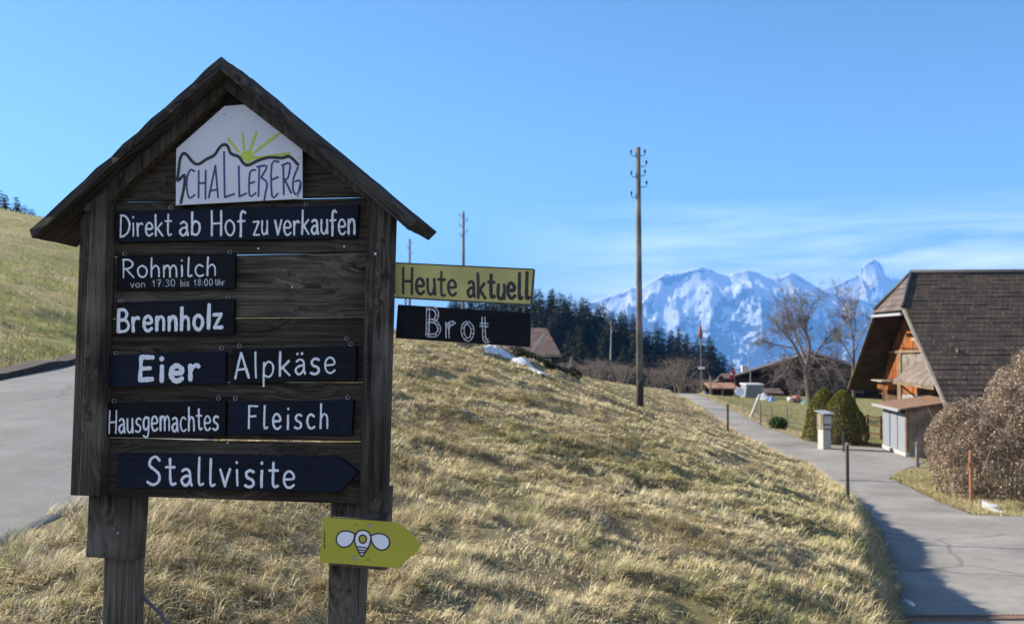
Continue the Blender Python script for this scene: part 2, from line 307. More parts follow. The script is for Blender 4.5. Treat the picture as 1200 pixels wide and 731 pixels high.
for p in ((11.5, 24, -4.12), (13.2, 32.6, -4.48), (13.6, 29.5, -4.32), (15, 26, -4.3), (20, 26, -4.4), (22, 12, -3.6), (22, 36, -4.9), (16, 38, -4.75), (30, 42, -5.0), (22, 55, -5.0), (15, 44, -4.6),
          (14.5, 50, -4.75), (18, 70, -5.0), (30, 75, -5.2), (22, 88, -5.15), (12, 92, -5.2), (35, 10, -3.9), (0, 92, -3.5), (40, 60, -5.4)): cE(*p)
# hill left of the upper road
cP(0, 245, 75); cP(45, 261, 77); cP(95, 289, 79)
for p in ((-12, 8, -.5), (-14, 16, .15), (-14, 26, 1.2), (-20, 40, 3.4), (-26, 52, 5.6), (-30, 20, 1.8), (-48, 62, 9.0), (-50, 80, 10.5), (-28, 92, 6.5), (-20, 85, 4.0), (-20, 66, 5.0), (-12, 62, 1.4), (-12, 40, 1.0),
          (-25, 0, .2), (-45, 20, 3.2), (-48, 98, 9.0), (-20, -4, -.4), (-58, 45, 7.5)): cE(*p)
ctl = np.array(ctl)
def tps_fit(P, lam=.02):
    n = len(P); d = np.hypot(P[:, None, 0] - P[None, :, 0], P[:, None, 1] - P[None, :, 1]); K = np.where(d > 0, d * d * np.log(d + 1e-9), 0) + lam * np.eye(n)
    A = np.zeros((n + 3, n + 3)); A[:n, :n] = K; A[:n, n] = 1; A[:n, n + 1:] = P[:, :2]; A[n:, :n] = A[:n, n:].T
    return np.linalg.solve(A, np.concatenate([P[:, 2], [0, 0, 0]]))
W_ = tps_fit(ctl)
def tps(x, y):
    out = W_[-3] + W_[-2] * x + W_[-1] * y
    for k in range(len(ctl)):
        d2 = (x - ctl[k, 0]) ** 2 + (y - ctl[k, 1]) ** 2; out = out + W_[k] * np.where(d2 > 1e-12, .5 * d2 * np.log(d2 + 1e-12), 0)
    return out
SIL_PX = [380, 450, 530, 630, 660, 700, 740, 800, 830, 860, 885, 960]
SIL_PY = [352, 350, 346, 336, 341, 352, 369, 385, 393, 416, 440, 470]
def forest_base(x, y):               # the wooded slope: its tree tops follow the skyline of the photograph
    px = 600 + F * x / np.maximum(y, 1)
    top = (395 - np.interp(px, SIL_PX, SIL_PY)) / F * 320
    return ZE(top - 23 - (320 - y) * .13)
def far_z(x, y):
    px = 600 + F * x / np.maximum(y, 1)
    valley = -9 - np.clip((y - 120) / 200, 0, 1) * 22
    fz = np.maximum(forest_base(x, np.clip(y, 120, 340)), -45)
    wx = sstep(960, 900, px) * sstep(150, 400, px) * sstep(110, 190, y) * sstep(900, 420, y)
    z = valley * (1 - wx) + fz * wx
    left = sstep(-25, -70, x) * sstep(400, 150, y) * 11
    return z + left - sstep(350, 3500, np.hypot(x, y)) * 480
UP_C = lambda Y: -5.73 - np.where(Y > 16, (np.minimum(Y, 31) - 16) ** 2 * .011, 0)     # upper road centre line
UP_W = 2.68
up_z = lambda Y: ZE(-1.6 + .055 * np.minimum(Y, 27) - .03 * np.maximum(Y - 27, 0) * 1.0)
def ground_raw(x, y):
    near = tps(np.clip(x, -60, 45), np.clip(y, -8, 100))
    w = sstep(100, 135, y) + sstep(45, 90, x) + sstep(-60, -100, x) + sstep(-8, -40, y)
    w = np.clip(w, 0, 1)
    return near * (1 - w) + far_z(x, y) * w
def masks(x, y):
    L_, R_ = lane_l(y), lane_r(y)
    dl = L_ - x; dr = x - R_                                # >0 outside
    lane = np.where(x < (L_ + R_) / 2, sstep(.72, .0, dl), sstep(1.6, .0, dr)) * sstep(118, 95, y)
    dup = np.abs(x - UP_C(y)) - UP_W
    up = sstep(1.6, 0, dup) * sstep(36, 29, y)
    return lane, up, dl, dr, dup
def ground(x, y):
    x = np.asarray(x, float); y = np.asarray(y, float)
    z = ground_raw(x, y); lane, up, dl, dr, dup = masks(x, y)
    grass = np.clip(1 - lane * 1.0 - up, 0, 1) * sstep(90, 60, np.hypot(x, y))
    wx = x + .25 * (vnoise(x * .8, y * .8, 50) - .5)
    hum = (fbm(x * 1.1, y * 1.1, 4, 3) - .47) * .12 + (fbm(x * 3.1, y * 3.1, 3, 9) - .45) * .15
    terr = (fbm(wx * .5 + y * .18, y * .95 - x * .3, 3, 21, True) - .5) * .30 * sstep(5, 12, y)
    z = z + (hum + terr) * grass
    z = z + .11 * np.sin(2 * np.pi * (x - .2 * y) / 1.15) * sstep(-2.2, -1.2, x) * sstep(2.4, 1.2, x) * sstep(27.5, 29.5, y) * sstep(37, 34.5, y) * grass
    z = z * (1 - up) + (up_z(y) - .008) * up
    z = z * (1 - lane) + (lane_z(y) - .010) * lane
    z = z + (fbm(x * 6.3, y * 6.3, 2, 15) - .4) * .09 * grass * sstep(30, 18, y)
    return z
def gz(x, y): return float(ground(np.array([x]), np.array([y]))[0])
def onto(px, py, y0=2.0, y1=120.0):       # where the sight line of a photo pixel meets the ground
    d = ray(px, py); ys = np.linspace(y0, y1, 4000); t = ys / d[1]
    h = CAMZ + d[2] * t - ground(d[0] * t, ys); k = np.argmax(h < 0)
    return np.array([d[0] * t[k], ys[k], CAMZ + d[2] * t[k]])
def lines(segs):
    out = [segs[0][0]]
    for a, b, n in segs:
        out += list(np.linspace(a, b, n + 1)[1:])
    return np.array(out)
geo = lambda a, b, n: list(np.geomspace(a, b, n))
gx = np.concatenate([-np.array(geo(30, 16500, 34))[::-1], lines([(-29.2, -10, 50), (-10, 14.5, 240), (14.5, 30, 46)]), np.array(geo(31, 16500, 34))])
gy = np.concatenate([-np.array(geo(6, 16500, 22))[::-1], lines([(-5, 3, 20), (3, 26, 240), (26, 50, 130), (50, 100, 90)]), np.array(geo(102, 16500, 52))])
GX, GY = np.meshgrid(gx, gy); GZ = ground(GX, GY)
lane, up, dl, dr, dup = masks(GX, GY)
# soil and turf colours: dead straw on the meadow, greener on the hill and in the garden, bare earth on the bank
straw = np.array([.25, .205, .115]); green = np.array([.165, .16, .06]); earth = np.array([.075, .055, .035]); wood = np.array([.018, .021, .012]); garden = np.array([.20, .19, .085])
n1 = fbm(GX * .5, GY * .5, 4, 70); n2 = fbm(GX * 2.2, GY * 2.2, 3, 80)
wg = sstep(.5, .68, n1) * .55
colr = straw * (1 - wg[..., None]) + green * wg[..., None]
hillm = sstep(.3, 1.2, -UP_W - GX + UP_C(GY))[..., None]
hw = (sstep(.35, .65, n1) * .65 + .2)[..., None]
colr = colr * (1 - hillm) + (straw * 1.35 * (1 - hw) + np.array([.245, .25, .075]) * hw) * hillm
gm = (sstep(.9, 2.2, dr) * sstep(40, 46, GY))[..., None]
colr = colr * (1 - gm) + garden * gm
em = (np.clip(4 * lane * (1 - lane), 0, 1) * .85 * (dl > -.2))[..., None]; colr = colr * (1 - em) + earth * em
e2 = sstep(.58, .72, n2)[..., None] * .45; colr = colr * (1 - e2) + earth * 1.3 * e2
fm = sstep(110, 150, np.hypot(GX, GY))[..., None]; colr = colr * (1 - fm) + wood * fm
ny, nx = GX.shape; idx = np.arange(ny * nx).reshape(ny, nx)
quads = np.stack([idx[:-1, :-1], idx[:-1, 1:], idx[1:, 1:], idx[1:, :-1]], -1).reshape(-1, 4)
M_ground = mat_attr('turf', .95, 0, .32, 9.0, 1.0, 26.0, .05)
gr = link('ground', np_mesh('ground', np.stack([GX, GY, GZ], -1).reshape(-1, 3), quads=quads, smooth=True, col=colr.reshape(-1, 3)), M_ground)
tag(gr, kind='structure')

def strip(name, ys, left, right, zf, mat, n=10, lift=0.0):
    us = np.concatenate([[0, .006], np.linspace(.03, .97, n - 4), [.994, 1]]); V = []
    for y in ys:
        l, r = float(left(y)), float(right(y))
        for u in us: V.append((l + (r - l) * u, y, float(zf(y)) + lift + .02 * math.sin(math.pi * u) - (.06 if u in (0, 1) else 0)))
    k = np.arange(len(ys) * n).reshape(len(ys), n)
    q = np.stack([k[:-1, :-1], k[:-1, 1:], k[1:, 1:], k[1:, :-1]], -1).reshape(-1, 4)
    return tag(link(name, np_mesh(name, V, quads=q, smooth=True), mat), kind='structure')
M_lane = mat_asphalt('lane asphalt', (.21, .198, .18)); M_road = mat_asphalt('road asphalt', (.14, .138, .136))
wob = lambda y, s: .10 * (vnoise(np.array([y * 1.3]), np.array([s * 7.7]), 5)[0] - .5) * 2
lane_ys = np.concatenate([np.linspace(-10, 20, 70), np.linspace(20.2, 46, 150), np.linspace(46.5, 110, 90)])
strip('lane', lane_ys, lambda y: lane_l(y) + wob(y, 1), lambda y: lane_r(y) + wob(y, 2), lane_z, M_lane, 24)
strip('road', np.linspace(-10, 32, 90), lambda y: UP_C(y) - UP_W + wob(y, 3) * .4, lambda y: UP_C(y) + UP_W + wob(y, 4), up_z, M_road, 12)
# worn grassy strip between the wheel tracks near the crest of the lane
M_strip = mat_plain('lane grass strip', (.19, .155, .095), .95, 0, .4, 14, .8, .03)
strip('path_verge', np.linspace(49, 70, 40), lambda y: 11.5 + (y - 49) * .055 + wob(y, 6) * 1.5 - .35 * sstep(49, 56, y), lambda y: 11.52 + (y - 49) * .055 + wob(y, 8) * 1.5 + .3 * sstep(49, 56, y), lane_z, M_strip, 6, .012)
# dark earth kerb along the hill side of the upper road
M_kerb = mat_plain('kerb stone', (.035, .028, .02), .95, 0, .4, 6, .8, .03)
mb = MB(); ky = np.linspace(-6, 32, 90); prev = None
for y in ky:
    x1 = float(UP_C(y)) - UP_W + .02; z = float(up_z(y)); h = .07 + .08 * vnoise(np.array([y * 2.1]), np.array([.5]), 4)[0]
    cur = [(x1, y, z - .15), (x1 - .05, y, z + h), (x1 - .4, y, z + h + .02), (x1 - .5, y, z - .15)]
    mb.add(cur, [])
    if prev is not None:
        m0 = len(mb.v) - 8
        for i in range(4): mb.f.append((m0 + i, m0 + (i + 1) % 4, m0 + 4 + (i + 1) % 4, m0 + 4 + i))
    prev = cur
tag(mb.build('kerb', M_kerb), kind='structure')

# ------------------------------------------------------------------ grass
def blades(x, y, length, width, lean, heading, tuftz=0.0):
    """blade strips of two segments: base, bend, tip"""
    n = len(x); z = ground(x, y) - .015
    hx, hy = np.cos(heading), np.sin(heading); sxv, syv = -hy, hx
    a0 = lean * .55; a1 = lean * 1.15
    l1 = length * .5; l2 = length * .5
    b = np.stack([x, y, z + tuftz], -1)
    m = b + np.stack([hx * np.sin(a0) * l1, hy * np.sin(a0) * l1, np.cos(a0) * l1], -1)
    a1 = np.minimum(a1, 1.62)
    t = m + np.stack([hx * np.sin(a1) * l2, hy * np.sin(a1) * l2, np.cos(a1) * l2], -1)
    s = np.stack([sxv, syv, np.zeros(n)], -1) * (width / 2)[:, None]
    V = np.stack([b - s, b + s, m - s * .8, m + s * .8, t], 1).reshape(-1, 3)
    k = np.arange(n)[:, None] * 5
    return V, k + np.array([[0, 1, 3, 2]]), k + np.array([[2, 3, 4]])
def turf(name, label, x, y, length, width, lean, heading, col, mat, lift=0.0):
    V, q, t = blades(x, y, length, width, lean, heading, lift)
    return tag(link(name, np_mesh(name, V, t, q, col=np.repeat(col, 5, 0)), mat), label, 'grass', kind='stuff')
M_grass = mat_attr('dead grass', .75, .16, .12, 2.0)
def scatter(n, x0, x1, y0, y1, power):
    u = rng.random(n); p = 1 - power
    y = (y0 ** p + u * (y1 ** p - y0 ** p)) ** (1 / p); return x0(y) + (x1(y) - x0(y)) * rng.random(n), y
def grass_cols(x, y, n, gbias=0.0):
    pal = np.array([[.60, .505, .295], [.51, .42, .235], [.74, .645, .42], [.38, .31, .175], [.21, .17, .10], [.29, .285, .10], [.43, .395, .175]])
    g = fbm(x * .5, y * .5, 4, 70); pg = sstep(.46, .66, g) * .36 + .08 + gbias
    i = rng.choice(5, n, p=[.3, .26, .16, .16, .12]); gi = rng.random(n) < pg; i[gi] = 5 + (rng.random(gi.sum()) < .6)
    return pal[i] * rng.uniform(.75, 1.2, (n, 1))
def meadow(n, y0, y1, power, lmin, lmax, w, seed, out=1.5, mat=False):
    x, y = scatter(n, lambda y: np.maximum(-3.0 + 0 * y + np.where(y > 16, -(np.minimum(y, 31) - 16) ** 2 * .011, 0) - .06, -.56 * y - out), lambda y: np.minimum(lane_l(y) - .06, .56 * y + out + 1), y0, y1, power)
    c = fbm(x * 2.6, y * 2.6, 3, seed); keep = rng.random(n) < ((.34 if mat else .10) + .9 * sstep(.36, .5, c)); x, y, c = x[keep], y[keep], c[keep]; n = len(x)
    k = sstep(.36, .66, c)
    ln = (lmin + (lmax - lmin) * rng.random(n) ** 1.6) * (.55 + .75 * k)
    head = (vnoise(x * .9, y * .9, seed + 4) - .5) * 5.0 - .5 + rng.normal(0, .9, n)
    lean = np.clip((1.36 if mat else 1.5) - (.2 if mat else .75) * k * rng.random(n) ** 2.2 + rng.normal(0, .2, n), .3, 2.0)
    return x, y, ln, w * rng.uniform(.6, 1.3, n) * (1 + y * .03), lean, head, grass_cols(x, y, n)
def tufts(nt, nb, y0, y1, power, lmin, lmax, w, seed, out=1.5):
    """clumps of long matted straw: every clump splays from its own root and leans downhill"""
    x, y = scatter(nt, lambda y: np.maximum(-3.0 + np.where(y > 16, -(np.minimum(y, 31) - 16) ** 2 * .011, 0) - .22 * rng.random(len(np.atleast_1d(y))), -.56 * y - out), lambda y: np.minimum(lane_l(y) - .08, .56 * y + out + 1), y0, y1, power)
    c = fbm(x * 2.3, y * 2.3, 3, seed); keep = (c > .405) | (rng.random(nt) < .07); x, y, c = x[keep], y[keep], c[keep]; nt = len(x)
    size = (lmin + (lmax - lmin) * rng.random(nt) ** 1.5) * (.7 + .8 * sstep(.4, .62, c)); comb = (vnoise(x * .7, y * .7, seed + 4) - .5) * 4.4 - .4
    pal = np.array([[.55, .465, .275], [.47, .405, .25], [.64, .555, .355], [.39, .305, .17], [.355, .345, .15], [.25, .245, .085], [.235, .19, .125]])
    g = sstep(.44, .66, fbm(x * .5, y * .5, 4, 70)); kind = rng.choice(4, nt, p=[.38, .26, .16, .20]); r_ = rng.random(nt); kind = np.where(r_ < .14 + .34 * g, 4 + (rng.random(nt) < .35), kind); kind = np.where(rng.random(nt) < .07, 6, kind)
    T = np.repeat(np.arange(nt), nb); n = len(T); sp = np.abs(rng.normal(0, 1, n)); ang = rng.uniform(0, 6.283, n)
    rad = .028 * sp * (1 + y[T] * .03); bx = x[T] + rad * np.cos(ang); by = y[T] + rad * np.sin(ang)
    hx = np.cos(ang) * .8 + np.cos(comb[T]) * .75 + rng.normal(0, .35, n); hy = np.sin(ang) * .8 + np.sin(comb[T]) * .75 + rng.normal(0, .35, n)
    ln = size[T] * rng.uniform(.55, 1.25, n); lean = np.clip(.86 + .42 * sp + rng.normal(0, .22, n), .15, 1.5)
    col = pal[kind][T] * rng.uniform(.72, 1.2, (n, 1)); e = rng.random(n) < .12; col[e] = pal[2] * rng.uniform(.8, 1.1, (e.sum(), 1))
    return bx, by, ln, w * rng.uniform(.6, 1.3, n) * (1 + by * .03), lean, np.arctan2(hy, hx), col
parts_ = [meadow(120000, 2.2, 11, 1.5, .05, .12, .0050, 33, mat=True), meadow(110000, 10, 24, 1.6, .05, .12, .0075, 33, mat=True), meadow(60000, 22, 70, 1.6, .06, .14, .013, 33, mat=True),
          tufts(13500, 26, 2.2, 11, 1.4, .055, .155, .0034, 33), tufts(12500, 16, 10, 24, 1.6, .05, .125, .0058, 33), tufts(7500, 11, 22, 70, 1.6, .05, .11, .011, 33)]
cat = [np.concatenate([p[i] for p in parts_]) for i in range(7)]
turf('meadow_grass', 'matted straw coloured winter grass covering the sloping meadow', *cat, M_grass, .012)
# overhanging fringe along the bank above the lane
n = 42000; y = 2.5 + 60 * rng.random(n) ** 1.9; x = lane_l(y) - .1 - np.abs(rng.normal(0, .42, n)) - .02
c = fbm(x * 3, y * 3, 2, 90); k = c > .36; x, y = x[k], y[k]; n = len(x)
turf('bank_grass', 'ragged dry grass overhanging the bank along the lower lane', x, y, rng.uniform(.08, .26, n), rng.uniform(.004, .009, n) * (1 + y * .02), rng.uniform(.4, 1.4, n), rng.normal(.1, .9, n), grass_cols(x, y, n) * .9, M_grass)
# hill beyond the upper road
n = 60000; x, y = scatter(n, lambda y: -.62 * y - 4, lambda y: UP_C(y) - UP_W - .15, 7, 75, 1.2); k = (x < UP_C(y) - UP_W - .2) & (fbm(x * .9, y * .9, 3, 44) > .34); x, y = x[k], y[k]; n = len(x)
turf('hill_grass', 'short olive green grass on the hillside above the road', x, y, rng.uniform(.08, .22, n), rng.uniform(.012, .03, n), rng.uniform(.3, 1.2, n), rng.uniform(0, 6.28, n), grass_cols(x, y, n, .6) * .95, M_grass)
# verge in front of the hedge and the garden turf
n = 42000; y = 22.4 + 11.6 * rng.random(n); x = lane_r(y) + .02 + rng.random(n) ** 1.4 * 3.2
turf('verge_grass', 'dry yellowish verge grass between the lane and the brown hedge', x, y, rng.uniform(.05, .16, n), rng.uniform(.006, .012, n), rng.uniform(.3, 1.3, n), rng.uniform(0, 6.28, n), grass_cols(x, y, n, .25) * .9, M_grass)
n = 50000; y = 42 + 45 * rng.random(n); x = lane_r(y) + .1 + rng.random(n) ** 1.3 * 16
c = np.array([.30, .285, .125]) * rng.uniform(.7, 1.25, (n, 1)); e = (x - lane_r(y) < 1.1 + .5 * fbm(x, y, 2, 5)); c[e] = grass_cols(x[e], y[e], e.sum())
turf('garden_grass', 'green mown garden grass behind the wire fence', x, y, rng.uniform(.04, .12, n), rng.uniform(.012, .03, n), rng.uniform(.2, 1.2, n), rng.uniform(0, 6.28, n), c, M_grass)
# ------------------------------------------------------------------ the roofed farm sign
YAW, LEAN = R(10), R(2.4)
eu = np.array([math.cos(YAW), -math.sin(YAW), 0]); n0 = np.array([-math.sin(YAW), -math.cos(YAW), 0])
ev = np.array([0, 0, 1.]) * math.cos(LEAN) - n0 * math.sin(LEAN); en = np.cross(eu, ev)
SO = at(275, 400, 3.2)
SM = Matrix((( eu[0], ev[0], en[0], SO[0]), (eu[1], ev[1], en[1], SO[1]), (eu[2], ev[2], en[2], SO[2]), (0, 0, 0, 1)))
CAMP = np.array([0, 0, CAMZ])
def S(px, py, d=0.0):                    # photo pixel -> local point on the sign plane moved d towards the viewer
    r = ray(px, py); o = SO + en * d; t = np.dot(o - CAMP, en) / np.dot(r, en); p = CAMP + r * t - SO
    return np.array([np.dot(p, eu), np.dot(p, ev), d])
def W(u, v, d): return SO + eu * u + ev * v + en * d
PXM = np.linalg.norm(S(301, 400) - S(251, 400)) / 50
WD, WL = (.008, .0062, .0045), (.088, .070, .052)
M_plank = mat_wood('board timber', WD, WL, 'X', 1.0, .85, True, .6, .003)
M_plank2 = mat_wood('lighter board timber', (.017, .013, .010), (.15, .122, .094), 'X', 1.0, .85, True, .6, .003)
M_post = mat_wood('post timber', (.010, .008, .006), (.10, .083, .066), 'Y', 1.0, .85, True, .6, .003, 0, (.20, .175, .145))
M_post2 = mat_wood('bleached post timber', (.028, .023, .018), (.14, .118, .095), 'Y', 1.0, .85, True, .5, .002)
M_roofw = mat_wood('roof timber', (.010, .0085, .007), (.11, .096, .083), 'X', .9, .92, False, 1.0, .012)
M_screw = mat_plain('screw metal', (.42, .42, .42), .35, .9, .1, 90, 0)
sign = empty('notice_board', (0, 0, 0)); sign.matrix_world = SM
tag(sign, 'tall weathered timber notice board with a little pitched roof in the foreground meadow', 'notice board')
def sprism(pts, d, th, mat, name, parent=sign, bevel=.003, smooth=False):
    return MB().prism([S(x, y, d) for x, y in pts], (0, 0, -th)).build(name, mat, parent, bevel=bevel)
# plank wall (front face d = 0)
planks = [[(100, 236.4), (140, 205), (260, 88), (420, 210), (446, 229.5)],
          [(100, 237.2), (145, 237.0), (205, 235.6), (260, 233.4), (345, 233.5), (410, 232.1), (446, 230.2), (446, 294.9), (98, 300.4)],
          [(98, 302.0), (275, 299.2), (425, 295.8), (446, 295.4), (446, 370.8), (96, 372.9)],
          [(96, 374.3), (270, 373.2), (400, 371.9), (446, 371.3), (444, 447.9), (94, 447.6)],
          [(94, 447.9), (444, 448.2), (442, 517.0), (92, 512.0)],
          [(92, 512.6), (165, 513.8), (230, 516.2), (390, 518.8), (442, 517.8), (440, 591), (90, 579.2)]]
for k, p in enumerate(planks):
    sprism(p, (.0, .003, -.002, .002, 0, .003)[k], .026, M_plank2 if k == 2 else M_plank, 'plank')
# uprights: outer boards, inner battens
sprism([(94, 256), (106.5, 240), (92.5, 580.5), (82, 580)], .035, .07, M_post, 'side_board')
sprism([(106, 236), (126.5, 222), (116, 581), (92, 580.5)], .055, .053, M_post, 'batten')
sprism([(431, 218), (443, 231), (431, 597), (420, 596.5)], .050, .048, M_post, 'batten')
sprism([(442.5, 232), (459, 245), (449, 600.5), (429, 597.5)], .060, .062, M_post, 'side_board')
# rafters under the roof
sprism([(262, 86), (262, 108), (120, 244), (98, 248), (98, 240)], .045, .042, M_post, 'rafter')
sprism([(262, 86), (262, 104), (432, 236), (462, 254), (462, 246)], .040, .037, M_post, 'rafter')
# roof boards: rough dark timber, both slopes
DF, DB = .115, -.125
def roof_board(pts, name, ux):
    P = [S(x, y, DF) for x, y in pts]; me = MB()
    nseg = 14; a, b, c, d = P                                      # a,b top edge ridge->eave; d,c under edge
    n = 9
    V = []
    rr = np.random.default_rng(int(abs(ux) * 10 + 3))
    for i in range(nseg + 1):
        t = i / nseg; top = a + (b - a) * t; bot = d + (c - d) * t
        nrm = (top - bot) / np.linalg.norm(top - bot)
        row = []
        for k in range(n):
            z = DF + (DB - DF) * k / (n - 1)
            row.append(np.array([top[0], top[1], z]) + nrm * rr.normal(0, .0016) + np.array([0, 0, rr.normal(0, .002) if k in (0, n - 1) else 0]))
        for k in range(n - 1, -1, -1):
            z = DF + (DB - DF) * k / (n - 1)
            row.append(np.array([bot[0], bot[1], z]) + nrm * rr.normal(0, .0008))
        V += row
    m = 2 * n; fs = [(i * m + k, i * m + (k + 1) % m, (i + 1) * m + (k + 1) % m, (i + 1) * m + k) for i in range(nseg) for k in range(m)]
    fs += [tuple(range(m)), tuple(range((nseg + 1) * m - 1, nseg * m - 1, -1))]
    me.add(V, fs)
    # rotate into a slope aligned frame so the grain runs along the slope
    x = (b - a) / np.linalg.norm(b - a); y = np.cross([0, 0, 1.], x)
    mtx = np.array([x, y, [0, 0, 1.]]).T
    me.v = [tuple(mtx.T @ (np.array(q) - a)) for q in me.v]
    M4 = Matrix([[*mtx[0], a[0]], [*mtx[1], a[1]], [*mtx[2], a[2]], [0, 0, 0, 1]])
    return me.build(name, M_roofw, sign, matrix=M4)
roof_board([(258, 67), (34.5, 269), (37.5, 278.5), (259, 80)], 'roof_slope', -1)
roof_board([(258.6, 67), (489, 258.5), (478.5, 269), (259.2, 83)], 'roof_slope', 1)
# lower posts
G1 = gz(*W(S(140, 731)[0], -1.6, -.06)[:2]) - .25
def post_to_ground(x0, x1, ytop, d, th, name, mat, ybot=731, xb0=None, xb1=None):
    a, b = S(x0, ytop, d), S(x1, ytop, d); c, e = S(xb1 if xb1 else x1, ybot, d), S(xb0 if xb0 else x0, ybot, d)
    ext = 1.9
    c2 = b + (c - b) * ext * 3; e2 = a + (e - a) * ext * 3
    vmin = -1.95
    c2 = b + (c - b) * ((vmin - b[1]) / (c[1] - b[1])); e2 = a + (e - a) * ((vmin - a[1]) / (e[1] - a[1]))
    return MB().prism([a, b, c2, e2], (0, 0, -th)).build(name, mat, sign, bevel=.004)
sprism([(104, 575), (166, 575), (161, 656.5), (100, 652.5)], -.03, .05, M_post, 'post_block')
post_to_ground(124, 159, 560, -.085, .07, 'post', M_post2, 731, 119.5, 155.5)
sprism([(388, 570), (456, 570), (451.5, 668.5), (384.5, 662)], -.03, .05, M_post, 'post_block')
post_to_ground(388, 428, 560, -.085, .07, 'post', M_post2, 731, 383, 421)
# screw heads
def screws(pts, d, r, parent, name='screw', mat=None):
    for x, y in pts:
        c = S(x, y, d); mb = MB(); mb.tube([c, c + np.array([0, 0, .0022])], [r, r * .75], 10)
        mb.build(name, mat or M_screw, parent)
screws([(303, 291.3), (403.5, 288.8), (342.5, 336.5), (123.5, 514.8), (267, 518.5)], .0045, .0042, sign)
screws([(440, 297.5), ], .061, .005, sign); screws([(138.5, 624.3)], -.029, .0045, sign)

